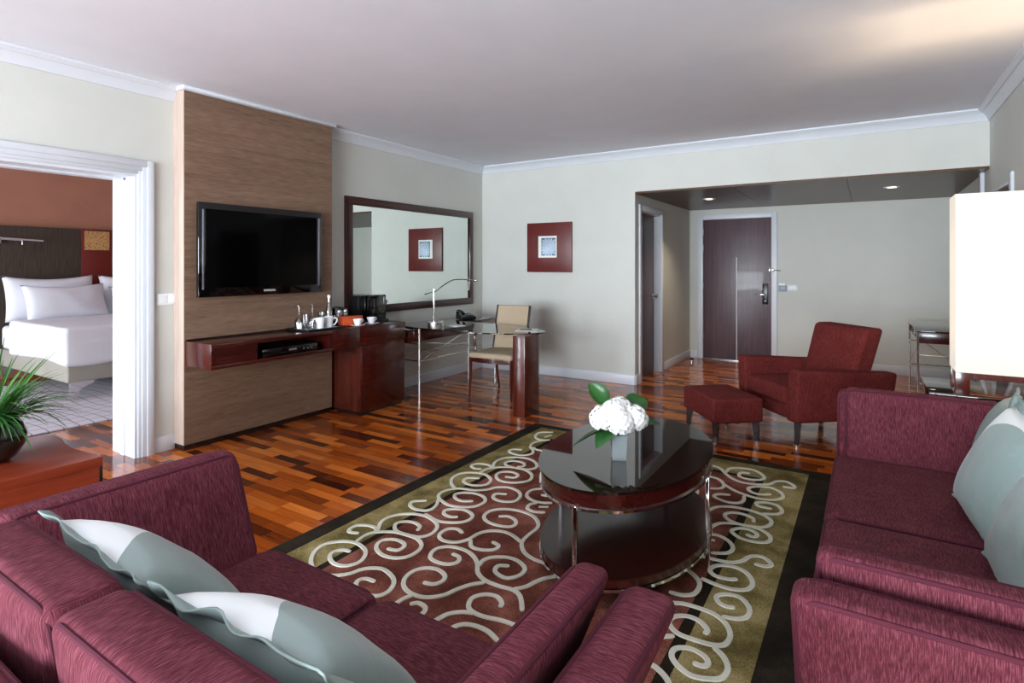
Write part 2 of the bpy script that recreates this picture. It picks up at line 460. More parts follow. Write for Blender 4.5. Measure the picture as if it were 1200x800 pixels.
def window(nm, x0, x1, z0, z1, n):
    bm = bmesh.new(); y0, y1 = YN-.11, YN-.05
    box(bm, x0, x1, y0, y1, z0, z0+.06); box(bm, x0, x1, y0, y1, z1-.06, z1)
    for i in range(n+1):
        x = x0+(x1-x0-.06)*i/n; box(bm, x, x+.06, y0, y1, z0+.06, z1-.06)
    f = struct(nm, bm, M['trim'])
    obj('window_pane', B(x0+.06, x1-.06, YN-.085, YN-.075, z0+.06, z1-.06), M['pane'], f)
window('window_1', -4.1, .6, .35, 2.5, 4)
window('window_2', -8.7, -5.2, .35, 2.5, 3)
struct('wall_bedroom_left', B(-9.2, -9.0, YN, 5.8, 0, HC), M['terracotta'])
struct('wall_bedroom_back', B(-9.2, XL-WT, 5.8, 6.0, 0, HC), M['terracotta'])
# entry soffit of dark veneer
bm = bmesh.new()
for i in range(3):
    x0 = -2.3+(XR+2.3)/3*i; box(bm, x0+.002, x0+(XR+2.3)/3-.002, YB+.002, 8.7, 2.24, 2.262)
struct('ceiling_entry', bm, M['soffit'])

def crown(a, b, nrm, nm):
    """stepped crown moulding from a to b, projecting along nrm"""
    prof = [(0, -.098), (.012, -.098), (.016, -.085), (.03, -.06), (.05, -.038), (.054, -.034), (.066, -.034), (.082, -.018), (.09, -.014), (.09, 0), (0, 0)]
    bm = bmesh.new(); a, b, nv = Vector(a), Vector(b), Vector(nrm)
    L = [bm.verts.new(a+nv*p+Vector((0, 0, HC+z))) for p, z in prof]; Q = [bm.verts.new(b+nv*p+Vector((0, 0, HC+z))) for p, z in prof]
    for i in range(len(prof)): j = (i+1) % len(prof); bm.faces.new((L[i], L[j], Q[j], Q[i]))
    bm.faces.new(L); bm.faces.new(Q[::-1])
    return struct(nm, bm, M['trim'], sharp=20)
crown((XL, YN, 0), (XL, 2.235, 0), (1, 0, 0), 'trim_1')
crown((XL, 3.625, 0), (XL, YB, 0), (1, 0, 0), 'trim_2')
crown((XL, YB, 0), (XR, YB, 0), (0, -1, 0), 'trim_3')
crown((XR, YN, 0), (XR, YB, 0), (-1, 0, 0), 'trim_4')
struct('trim_5', B(XL, -4.30, 2.215, 3.64, 2.722, HC, bev=.006), M['trim'])
def base(nm, *boxes):
    bm = bmesh.new()
    for b in boxes: box(bm, *b, bev=.004)
    struct(nm, bm, M['trim'])
base('baseboard_left', (XL, XL+.015, YN, .02, 0, .115), (XL, XL+.015, 2.09, 2.24, 0, .115), (XL, XL+.015, 3.62, YB, 0, .115))
base('baseboard_back', (XL, -2.3, YB-.015, YB, 0, .115))
base('baseboard_entry', (-2.3, -2.285, YB, 6.43, 0, .115), (-2.3, -2.285, 7.35, 8.7, 0, .115), (-2.3, -2.18, 8.685, 8.7, 0, .115), (-1.085, XR, 8.685, 8.7, 0, .115))
base('baseboard_right', (XR-.015, XR, YN, 5.34, 0, .115), (XR-.015, XR, 6.3, 8.7, 0, .115))
# wide doorway to the bedroom: casing and jamb lining
bm = bmesh.new()
for (o, t) in ((0, .014), (.022, .022), (.055, .030)):
    a, w = o, .1
    box(bm, XL, XL+t, 1.985+a, 1.985+w, 0, 2.065+w, bev=.002); box(bm, XL, XL+t, .1-w, .1-a, 0, 2.065+w, bev=.002); box(bm, XL, XL+t, .1-a, 1.985+a, 2.065+a, 2.065+w, bev=.002)
struct('trim_6', bm, M['trim'], sharp=25)
bm = bmesh.new()
box(bm, XL-WT, XL+.001, 1.965, 1.986, 0, 2.066); box(bm, XL-WT, XL+.001, .099, .12, 0, 2.066); box(bm, XL-WT, XL+.001, .12, 1.965, 2.045, 2.066)
box(bm, XL-WT*.5-.03, XL-WT*.5+.03, 1.955, 1.97, 0, 2.05); box(bm, XL-WT*.5-.03, XL-WT*.5+.03, .12, 1.965, 2.03, 2.05)
struct('trim_7', bm, M['trim'])

# entrance door
bm = bmesh.new()
box(bm, -2.175, -2.10, 8.675, 8.70, 0, 2.16, bev=.004); box(bm, -1.155, -1.08, 8.675, 8.70, 0, 2.16, bev=.004); box(bm, -2.10, -1.155, 8.675, 8.70, 2.085, 2.16, bev=.004)
struct('trim_8', bm, M['trim'])
d = struct('door_1', B(-2.097, -1.158, 8.71, 8.755, .012, 2.082, bev=.002), M['doorwood'])
obj('metal_strip', B(-1.630, -1.622, 8.706, 8.712, .012, 1.52), M['door_strip'], d)
obj('threshold', B(-2.10, -1.155, 8.66, 8.70, 0, .014, bev=.004), M['steel'], d)
lk = obj('lock_plate', B(-1.275, -1.20, 8.69, 8.711, .845, 1.14, bev=.006), M['black'], d)
obj('lever_handle', T([(-1.235, 8.69, .985), (-1.235, 8.655, .985), (-1.27, 8.65, .985), (-1.36, 8.65, .985)], .011, n=10), M['chrome'], lk)
obj('thumb_turn', LA([(0, 0), (.018, 0), (.018, .01), (.008, .012), (0, .012)], 16), M['gloss_black'], lk, loc=(-1.237, 8.69, .89), rot=(R(90), 0, 0))
for z in (.3, 1.05, 1.62, 1.86):
    obj('hinge', T([(-2.1, 8.70, z), (-2.1, 8.70, z+.09)], .009, n=8), M['steel'], d)
bm = B(-1.19, -1.17, 8.69, 8.712, 1.30, 1.37, bev=.003); tube(bm, [(-1.15, 8.672, 1.335), (-1.10, 8.655, 1.332), (-1.03, 8.64, 1.328)], .006, n=8)
box(bm, -1.15, -1.12, 8.66, 8.676, 1.31, 1.36, bev=.003)
obj('swing_latch', bm, M['chrome'], d)
# side door in the entry
bm = bmesh.new()
box(bm, -2.3, -2.278, 6.43, 6.5, 0, 2.13, bev=.004); box(bm, -2.3, -2.278, 7.27, 7.345, 0, 2.13, bev=.004); box(bm, -2.3, -2.278, 6.5, 7.27, 2.06, 2.13, bev=.004)
box(bm, -2.44, -2.299, 7.255, 7.271, 0, 2.061); box(bm, -2.44, -2.299, 6.499, 6.512, 0, 2.061); box(bm, -2.44, -2.299, 6.512, 7.255, 2.045, 2.061)
struct('trim_9', bm, M['trim'])
d = struct('door_2', B(-2.425, -2.385, 6.515, 7.253, .01, 2.043, bev=.002), M['doorwood'])
bm = LA([(0, 0), (.03, 0), (.03, .006), (.012, .01), (.01, .035), (.026, .045), (.03, .058), (.022, .07), (0, .074)], 20)
obj('door_handle', bm, M['chrome'], d, loc=(-2.385, 7.19, 1.0), rot=(0, R(90), 0))
# door in the right wall
bm = bmesh.new()
box(bm, XR-.02, XR, 5.34, 5.42, 0, 2.08, bev=.004); box(bm, XR-.02, XR, 5.42, 6.22, 2.0, 2.02, bev=.004)
struct('trim_10', bm, M['trim'])
d = struct('door_3', B(XR+.03, XR+.07, 5.425, 6.215, .01, 1.997, bev=.002), M['doorwood'])
obj('door_handle', T([(XR+.03, 6.14, 1.0), (XR-.02, 6.14, 1.0), (XR-.025, 6.11, 1.0), (XR-.025, 6.02, 1.0)], .01), M['chrome'], d)
struct('trim_11', B(XR-.03, XR, 6.56, 6.64, 0, 2.24, bev=.004), M['trim'])

# switches
def switch(nm, label, loc, rotz, w, h, keys, mats=('switch', 'switch'), group=None):
    t = thing(nm, label, 'light switch', loc, rotz, group)
    obj('plate', B(-w/2, w/2, -.010, 0, -h/2, h/2, bev=.003), M[mats[0]], t)
    kw = (w-.02)/keys
    for i in range(keys):
        x0 = -w/2+.01+kw*i; obj('rocker', B(x0+.003, x0+kw-.003, -.015, -.008, -h/2+.012, h/2-.012, bev=.002), M[mats[1]], t)
    return t
switch('wall_switch', 'white double switch plate on the wall between the bedroom doorway and the television panel', (XL, 2.19, 1.145), R(90), .15, .085, 2)
switch('wall_switch', 'white double switch plate right of the entrance door, beside the card holder', (-.885, 8.70, 1.09), 0, .125, .075, 2)
t = thing('key_card_holder', 'grey blue key card holder with white top beside the entrance door', 'card holder', (-1.012, 8.70, 1.09))
obj('housing', B(-.05, .05, -.02, 0, -.055, .03, bev=.004), M['grey_plastic'], t)
obj('top_cover', B(-.045, .04, -.024, 0, .028, .062, bev=.004), M['switch'], t)
t = thing('door_stop', 'small round black and chrome door stop on the floor by the entrance door', 'door stop', (-2.16, 8.27, 0))
obj('base_disc', LA([(0, 0), (.028, 0), (.028, .01), (.012, .014), (.012, .04), (0, .04)], 20), M['chrome'], t)
obj('bumper', LA([(.012, .03), (.026, .032), (.028, .045), (.02, .055), (0, .056)], 20), M['rubber'], t)

# recessed lights in the entry soffit
def downlight(x, y, label):
    t = thing('downlight', label, 'ceiling light', (x, y, 2.24), 0, 'recessed downlights in the dark entry ceiling')
    obj('ring', LA([(.042, -.001), (.05, -.008), (.072, -.006), (.076, 0), (.04, 0.0)], 32), M['switch'], t)
    obj('lens', LA([(0, -.003), (.042, -.003)], 24), M['bulb'], t)
    l = bpy.data.lights.new('downlight_beam', 'SPOT'); l.energy = 28; l.color = (1, .82, .58); l.spot_size = R(110); l.spot_blend = .8; l.shadow_soft_size = .04
    o = bpy.data.objects.new('downlight_beam', l); C.objects.link(o); o.parent = t; o.location = (0, 0, -.03)
downlight(-1.69, 7.30, 'lit recessed downlight in the dark ceiling in front of the entrance door')
downlight(.216, 7.24, 'lit recessed downlight in the dark ceiling nearer the console table')

# ------------------------------------------------------------------ television panel
PX = -4.343
t = thing('television_wall_panel', 'tall brown veneer panel with horizontal grain behind the television', 'wall panel', (XL, 2.93, 0))
obj('veneer_face', B(0, PX-XL, 2.241-2.93, 3.617-2.93, .045, 2.72), M['veneer'], t)
obj('side_edge', B(.0, PX-XL-.001, 2.236-2.93, 2.241-2.93, .045, 2.72), M['veneer_edge'], t)
obj('plinth', B(0, PX-XL-.012, 2.246-2.93, 3.612-2.93, 0, .045), M['darkwood'], t)
# television
t = thing('television', 'large black flat screen television mounted on the brown veneer panel', 'television', (PX, 2.866, 1.52))
W2, H2 = .565, .364
obj('bezel', B(.05, .085, -W2, W2, -H2, H2, bev=.006), M['gloss_black'], t)
obj('wall_mount', B(.001, .05, -.25, .25, -.15, .15, bev=.004), M['black'], t)
obj('screen', B(.084, .087, -W2+.055, W2-.055, -H2+.07, H2-.05), M['screen'], t)
for s in (-1, 1):
    obj('side_inlay', B(.084, .0885, s*(W2-.034)-.007, s*(W2-.034)+.007, -H2+.06, H2-.055, bev=.002), M['silver_line'], t)
def text_mesh(body, size, ext):
    cu = bpy.data.curves.new('lettering', 'FONT'); cu.body = body; cu.size = size; cu.extrude = ext; cu.align_x = 'CENTER'; cu.align_y = 'CENTER'
    to = bpy.data.objects.new('tmp', cu); C.objects.link(to)
    bpy.context.view_layer.update()
    me = bpy.data.meshes.new_from_object(to.evaluated_get(bpy.context.evaluated_depsgraph_get()))
    bpy.data.objects.remove(to); return me
me = text_mesh('SAMSUNG', .024, .0008); me.materials.append(M['switch'])
o = bpy.data.objects.new('logo_lettering', me); C.objects.link(o); o.parent = t
o.location = (.0865, .03, -H2+.036); o.rotation_euler = (R(90), 0, R(90))

# floating shelf with niche
FX = -3.985
t = thing('floating_media_shelf', 'long dark red wooden wall shelf with an open niche under the television', 'shelf', (PX, 2.25, 0))
bm = bmesh.new(); D = FX-PX; L = 1.08
z0, z1 = .645, .83
box(bm, 0, D, 0, L, z1-.03, z1, bev=.002); box(bm, 0, D, 0, L, z0, z0+.028, bev=.002)
box(bm, 0, D, 0, .355, z0+.027, z1-.029); box(bm, 0, D, L-.04, L, z0+.027, z1-.029); box(bm, 0, .02, .355, L-.04, z0+.027, z1-.029)
obj('shelf_body', bm, M['mahogany'], t)
obj('end_panel', B(0, D-.002, -.006, 0, z0, z1, bev=.001), M['mahogany_x'], t)
obj('back_ledge', B(0, .02, 0, L, z1, z1+.012), M['darkwood'], t)
t = thing('disc_player', 'slim black disc player inside the niche of the floating shelf', 'disc player', (PX+.05, 2.93, z0+.028))
obj('casing', B(0, .27, -.26, .26, .004, .062, bev=.003), M['black'], t)
obj('front_panel', B(.27, .276, -.26, .26, .006, .06, bev=.002), M['gloss_black'], t)
obj('display_window', B(.275, .278, -.02, .05, .028, .044), M['silver_line'], t)
for y in (.12, .16, .20): obj('button', T([(.275, y, .03), (.281, y, .03)], .006, n=10), M['silver_line'], t)
# cabinet to the right of the shelf
t = thing('minibar_cabinet', 'dark mahogany cabinet with overhanging top and vent slots right of the floating shelf', 'cabinet', (XL, 3.33, 0))
D = FX-XL
bm = B(0.0, D, .31, .92, .655, .83, bev=.002); box(bm, .15, D, 0, .31, .645, .83, bev=.002)
obj('top_box', bm, M['mahogany'], t)
obj('carcass', B(.015, D-.006, .325, .905, .03, .655), M['mahogany_v'], t)
obj('door', B(D-.006, D+.004, .332, .9, .04, .645, bev=.002), M['mahogany'], t)
obj('plinth', B(.05, D-.03, .34, .895, 0, .03), M['darkwood'], t)
bm = bmesh.new()
for i in range(4): box(bm, .16+.07, D-.06, .322, .3255, .575+i*.017, .582+i*.017)
obj('vent_slots', bm, M['black'], t)

# ------------------------------------------------------------------ things on the cabinet and shelf
ZT = .83
t = thing('serving_tray', 'black serving tray holding glasses and mugs on the shelf end', 'tray', (-4.17, 3.32, ZT+.001))
bm = B(-.15, .15, -.22, .19, 0, .008, bev=.002)
obj('tray_base', bm, M['black'], t)
bm = bmesh.new()
for b in ((-.15, .15, -.22, -.212), (-.15, .15, .182, .19), (-.15, -.142, -.212, .182), (.142, .15, -.212, .182)): box(bm, *b, .008, .020, bev=.002)
obj('rim', bm, M['black'], t)
t2 = tag(obj('tray_mat', B(-.13, .13, -.19, .16, 0, .003), M['paper']), 'white paper mat lying flat on the black serving tray', 'mat'); t2.location = (-4.17, 3.32, ZT+.0092)
ZM = ZT+.0125
def wineglass(x, y, label):
    t = thing('wine_glass', label, 'wine glass', (x, y, ZM), 0, 'upturned wine glasses on the tray')
    obj('bowl', LA([(.028, 0), (.034, .03), (.037, .05), (.031, .08), (.012, .1), (.004, .105)], 24), M['tumbler'], t)
    obj('stem', LA([(.004, .1), (.0035, .18), (.005, .195)], 12), M['tumbler'], t)
    obj('foot', LA([(.0, .198), (.005, .196), (.034, .203), (.034, .205), (0, .204)], 24), M['tumbler'], t)
wineglass(-4.24, 3.17, 'upturned wine glass at the left end of the serving tray')
wineglass(-4.25, 3.32, 'upturned wine glass farther along the tray, between the two tumblers')
def tumbler(x, y, label, h=.125):
    t = tag(obj('tumbler', LA([(0, 0), (.027, 0), (.030, h), (.0275, h), (.0245, .012), (0, .012)], 24), M['tumbler']), label, 'glass', 'drinking glasses on the tray'); t.location = (x, y, ZM)
tumbler(-4.18, 3.19, 'tall clear tumbler between the wine glasses at the front of the tray')
tumbler(-4.25, 3.42, 'tall clear tumbler on the tray next to the bottle')
tumbler(-4.11, 3.20, 'short clear tumbler just left of the front white mug', .06)
def sachet(x, y, lab):
    o = tag(obj('sachet_cup', LA([(0, 0), (.022, 0), (.026, .05), (.023, .05), (.02, .006), (0, .006)], 20), M['white_ceramic']), lab, 'cup'); o.location = (x, y, ZM)
sachet(-4.17, 3.125, 'small white porcelain pot at the left end of the tray')
def mug(x, y, rz, label):
    t = thing('mug', label, 'mug', (x, y, ZM), rz, 'white mugs on the tray')
    obj('mug_body', LA([(0, 0), (.028, 0), (.032, .006), (.041, .088), (.043, .095), (.040, .095), (.036, .085), (.028, .01), (0, .01)], 32), M['white_ceramic'], t)
    pts = [(.036+.0, 0, .075), (.055, 0, .082), (.070, 0, .07), (.066, 0, .045), (.048, 0, .022), (.032, 0, .018)]
    obj('mug_handle', T(catmull(pts, 5), .006, n=8), M['white_ceramic'], t)
mug(-4.10, 3.285, R(200), 'white porcelain mug on the tray, nearest to the front edge')
mug(-4.13, 3.405, R(50), 'white porcelain mug with its handle showing at the right end of the tray')
t = thing('water_bottle', 'slender clear glass water bottle behind the white mugs', 'bottle', (-4.285, 3.535, ZT))
obj('bottle_body', LA([(0, 0), (.032, 0), (.034, .01), (.034, .13), (.026, .17), (.014, .21), (.012, .26), (.012, .27), (0, .27)], 24), M['tumbler'], t)
obj('bottle_cap', LA([(.0135, .262), (.0145, .265), (.0145, .292), (0, .294)], 20), M['white_ceramic'], t)
obj('bottle_label', LA([(.0347, .03), (.0347, .10)], 24), M['paper'], t)
t = thing('electric_kettle', 'black electric kettle between the water bottle and the black appliance', 'kettle', (-4.38, 3.71, ZT), R(180))
obj('kettle_body', LA([(0, 0), (.068, 0), (.07, .02), (.062, .10), (.05, .155), (.03, .168), (0, .172)], 32), M['gloss_black'], t)
obj('kettle_handle', T(catmull([(0, .045, .15), (0, .085, .155), (0, .1, .12), (0, .095, .06), (0, .066, .04)], 6), .009, n=8), M['black'], t)
obj('spout', T([(0, -.045, .13), (0, -.075, .155)], .012, radii=[.018, .009]), M['gloss_black'], t)
def shaker(x, y, h, label):
    t = thing('canister', label, 'canister', (x, y, ZT), 0, 'slim steel canisters behind the orange box')
    obj('canister_body', LA([(0, 0), (.021, 0), (.021, h-.025), (0, h-.025)], 20), M['chrome'], t)
    obj('canister_lid', LA([(.019, h-.025), (.019, h-.012), (.012, h-.002), (0, h)], 20), M['steel'], t)
shaker(-4.22, 3.60, .155, 'taller slim steel canister behind the left end of the orange box')
shaker(-4.24, 3.69, .155, 'slim steel canister just right of the brighter one, behind the orange box')
t = thing('coffee_machine', 'large black box shaped coffee machine standing against the mirror', 'coffee machine', (-4.37, 4.08, ZT))
obj('housing', B(-.1, .13, -.1, .155, .01, .27, bev=.012), M['gloss_black'], t)
obj('water_tank', B(-.09, .06, -.16, -.1, .01, .265, bev=.01), M['black'], t)
obj('base_plate', B(-.1, .15, -.12, .175, 0, .018, bev=.004), M['black'], t)
obj('front_trim', B(.13, .135, .11, .135, .17, .25, bev=.002), M['silver_line'], t)
t = thing('orange_box', 'orange leather tea box standing behind the espresso cups', 'box', (-4.13, 3.66, ZT), R(-4))
obj('box_body', B(-.04, .04, -.11, .11, 0, .075, bev=.004), M['orange'], t)
obj('lid', B(-.041, .041, -.111, .111, .076, .092, bev=.004), M['orange'], t)
def espresso(x, y, label):
    t = thing('espresso_cup', label, 'cup', (x, y, ZT+.009), 0, 'espresso cups on the cabinet')
    obj('cup_body', LA([(0, 0), (.023, 0), (.028, .01), (.041, .05), (.043, .062), (.040, .062), (.033, .025), (0, .01)], 28), M['white_ceramic'], t)
    obj('cup_handle', T(catmull([(0, .038, .052), (0, .06, .055), (0, .064, .036), (0, .034, .022)], 5), .005, n=8), M['white_ceramic'], t)
    s = tag(obj('saucer', LA([(0, 0), (.036, 0), (.066, .01), (.074, .016), (.066, .014), (.034, .007), (0, .007)], 32), M['white_ceramic']), label.replace('white espresso cup', 'white saucer of the cup'), 'saucer', 'saucers on the cabinet'); s.location = (x, y, ZT+.001)
espresso(-4.035, 3.66, 'white espresso cup in front of the orange box')
espresso(-4.05, 3.845, 'white espresso cup right of the orange box, in front of the coffee machine')

# ------------------------------------------------------------------ mirror and picture
t = thing('wall_mirror', 'large wall mirror in a wide dark brown frame above the desk', 'mirror', (XL, 4.975, 1.5))
hw, hh, fw = 1.085, .61, .085
bm = bmesh.new()
for (a, b) in ((0, .03), (.022, .042)):
    o_, i_ = a, fw-(.02 if a else 0)
    y0, y1, zz0, zz1 = -hw+o_, hw-o_, -hh+o_, hh-o_
    e = fw
    box(bm, 0.002, b, y0, y1, zz1-(e-o_) , zz1, bev=.003); box(bm, 0.002, b, y0, y1, zz0, zz0+(e-o_), bev=.003)
    box(bm, 0.002, b, y0, y0+(e-o_), zz0+(e-o_), zz1-(e-o_), bev=.003); box(bm, 0.002, b, y1-(e-o_), y1, zz0+(e-o_), zz1-(e-o_), bev=.003)
obj('frame', bm, M['mirror_frame'], t)
obj('mirror_glass', B(.012, .02, -hw+fw-.01, hw-fw+.01, -hh+fw-.01, hh-fw+.01), M['mirror'], t)
t = thing('framed_picture', 'square maroon framed picture of a pale flower on the back wall', 'picture', (-3.432, YB, 1.631))
obj('frame', B(-.322, .322, -.03, -.002, -.316, .316, bev=.003), M['maroon_board'], t)
pr = obj('mat_board', B(-.15, .115, -.034, -.03, -.13, .145), M['paper'], t)
pr2 = obj('print', B(-.105, .098, -.0355, -.034, -.105, .12), M['slate_print'], t)
bm = bmesh.new()
for ring, (n, r1, w) in enumerate(((16, .135, .02), (13, .10, .019), (10, .068, .016), (7, .04, .012))):
    for i in range(n):
        a = 2*PI*i/n+ring*.23; ca, sa = math.cos(a), math.sin(a); yy = -.0358-.0005*ring
        P_ = [(.004, 0), (r1*.6, w), (r1*.9, w*.6), (r1, 0), (r1*.9, -w*.6), (r1*.6, -w)]
        vs = []
        for (u, v) in P_:
            x = max(-.103, min(.096, u*ca-v*sa)); z = max(-.11, min(.11, u*sa+v*ca)); vs.append(bm.verts.new((x+.0, yy-(.0004 if i % 2 else 0), z+.005)))
        bm.faces.new(vs)
obj('flower_image', bm, M['petal_print'], t)

# ------------------------------------------------------------------ desk
t = thing('writing_desk', 'glass topped desk with chrome frame and a wide dark wooden slab leg', 'desk', (XL, 4.3, 0))
def L_(x, y): return (x-XL, y-4.3)
poly = catmull([(-4.28, 4.62, 0), (-4.24, 4.47, 0), (-4.0, 4.37, 0), (-3.6, 4.335, 0), (-3.15, 4.345, 0), (-2.8, 4.47, 0), (-2.64, 4.66, 0), (-2.68, 4.82, 0), (-2.95, 4.98, 0), (-3.4, 5.1, 0), (-3.9, 5.12, 0), (-4.2, 5.0, 0)], 6)
poly = [L_(p.x, p.y) for p in poly]
obj('glass_top', PR(poly, .748, .760, bev=.002), M['tumbler'], t)
obj('wall_top', PR([L_(*p) for p in ((-4.475, 4.28), (-3.985, 4.28), (-3.985, 5.72), (-4.06, 5.95), (-4.475, 5.95))], .722, .738, bev=.002), M['table_glass'], t)
dw = obj('drawer_box', B(.02, .485, .0, 1.32, .60, .721, bev=.003), M['mahogany'], t)
obj('drawer_front', B(.484, .492, .02, 1.30, .61, .715, bev=.002), M['mahogany'], dw)
obj('slab_leg', B(-2.785-XL, -2.655-XL, .1, .37, 0, .748, bev=.003), M['mahogany_v'], t)
bm = bmesh.new()
for (x, y) in ((-3.95, 4.42), (-4.0, 5.9), (-4.42, 4.42), (-4.42, 5.9)):
    a, b = L_(x, y)
    obj('chrome_leg', T([(a, b, 0), (a, b, .722 if y > 5 or x < -4.2 else .748)], .011, n=12), M['chrome'], t)
def rod(nm, p, q, r=.006):
    a = (*L_(*p[:2]), p[2]); b = (*L_(*q[:2]), q[2]); obj(nm, T([a, b], r, n=8), M['chrome'], t)
rod('rail', (-3.95, 4.42, .40), (-4.0, 5.9, .40)); rod('rail', (-4.42, 4.42, .40), (-4.42, 5.9, .40))
rod('rail', (-3.95, 4.42, .58), (-4.42, 4.42, .58)); rod('rail', (-3.95, 4.42, .40), (-4.42, 4.42, .40))
rod('cross_brace', (-3.95, 4.42, .40), (-4.0, 5.2, .60), .005); rod('cross_brace', (-3.96, 4.42, .60), (-4.0, 5.6, .42), .005)
rod('cross_brace', (-4.42, 4.42, .60), (-4.42, 5.9, .10), .004)
# desk lamp
t = thing('desk_lamp', 'chrome desk lamp with a long curved swing arm on the glass desk', 'desk lamp', (-3.74, 4.43, .760))
obj('lamp_base', LA([(0, 0), (.082, 0), (.084, .006), (.084, .064), (.078, .07), (0, .07)], 40), M['bright_steel'], t)
obj('post', T([(-.02, 0, .055), (-.02, 0, .40)], .011, n=14), M['chrome'], t)
arm = catmull([(-.125, -.005, .345), (-.06, 0, .362), (.0, 0, .375), (.09, .0, .43), (.2, .0, .487), (.3, 0, .502), (.43, 0, .502)], 8)
obj('swing_arm', T(arm, .006, n=10), M['chrome'], t)
h_ = obj('lamp_head', RB((.47, 0, .494), (.055, .022, .009), .008, nf=2), M['chrome'], t)
obj('pull_stem', T([(.435, 0, .49), (.425, 0, .43), (.422, 0, .40)], .006, n=8), M['chrome'], t)
obj('adjust_knob', T([(-.125, -.005, .345), (-.135, -.005, .342)], .008, n=10), M['black'], t)
# telephone
t = thing('telephone', 'black desk telephone with curly handset at the far end of the desk', 'telephone', (-3.98, 5.22, .738) if False else (-4.16, 5.50, .738), R(60))
bm = bmesh.new(); rbox(bm, (0, 0, .03), (.1, .095, .028), .014, nf=3, warp=lambda p: (p.x, p.y, p.z*(1+.25*p.y/.095) if p.z > .02 else p.z))
obj('phone_body', bm, M['black'], t)
obj('handset', T(catmull([(-.07, -.095, .075), (-.075, -.07, .095), (-.075, 0, .105), (-.075, .07, .1), (-.07, .095, .078)], 6), .02, n=12), M['gloss_black'], t)
obj('keypad', B(-.01, .075, -.07, .03, .058, .066, bev=.003), M['grey_plastic'], t)
# papers
def sheet(x, y, rz, w, d, label, z=.7605, mat='paper', h=.0015):
    o = tag(obj('paper_sheet', B(-w/2, w/2, -d/2, d/2, 0, h), M[mat]), label, 'paper'); o.location = (x, y, z); o.rotation_euler = (0, 0, rz); return o
sheet(-2.86, 4.78, R(25), .21, .26, 'white sheet of paper near the right tip of the glass desk')
sheet(-3.72, 4.72, R(-10), .2, .13, 'pale notepad lying on the glass desk right of the lamp', h=.006)
o = tag(obj('pen', T([(-.06, 0, .006), (.06, 0, .006)], .0045, n=8), M['black']), 'black pen lying on the white paper at the right tip of the desk', 'pen'); o.location = (-2.86, 4.76, .7625); o.rotation_euler = (0, 0, R(20))

# ------------------------------------------------------------------ desk chair
t = thing('desk_chair', 'wooden armchair with beige upholstered seat and back behind the glass desk', 'chair', (-3.36, 5.08, 0), R(184))
# local: +y is the way the sitter faces, so the backrest is at -y
bm = bmesh.new(); rbox(bm, (0, .0, .445), (.265, .25, .03), .028, (0, 0, .018), warp=lambda p: (p.x*(1-.14*(.25-p.y)/.5), p.y+.025*(1-(p.x/.27)**2)*(p.y > 0), p.z))
obj('seat', bm, M['beige'], t)
def seatrail():
    pts = [(-.262, .235), (-.15, .262), (0, .272), (.15, .262), (.262, .235), (.225, -.245), (-.225, -.245)]
    return PR(pts, .375, .425, bev=.006)
obj('seat_frame', seatrail(), M['mahogany_x'], t)
for s in (-1, 1):
    obj('leg', T([(s*.25, .23, .42), (s*.25, .235, .2), (s*.255, .245, 0)], .02, radii=[.024, .02, .013], n=4), M['mahogany_v'], t)
    obj('leg', T([(s*.205, -.235, .42), (s*.205, -.26, .2), (s*.205, -.31, 0)], .02, radii=[.022, .018, .013], n=4), M['mahogany_v'], t)
    obj('armrest', T(catmull([(s*.265, .09, .42), (s*.285, .075, .5), (s*.29, .085, .60), (s*.285, .06, .655), (s*.27, -.05, .668), (s*.235, -.22, .66)], 6), .015, n=8), M['mahogany_v'], t)
def backwarp(p): return (p.x, p.y-.22*(p.z-.42)+.05*(p.x/.2)**2, p.z)
obj('backrest', RB((0, -.215, .70), (.195, .02, .25), .018, (0, .006, 0), warp=backwarp), M['beige'], t)
for s in (-1, 1):
    obj('back_post', T([backwarp(Vector((s*.205, -.222, z))) for z in (.40, .55, .7, .85, .95)], .013, n=6), M['darkwood'], t)

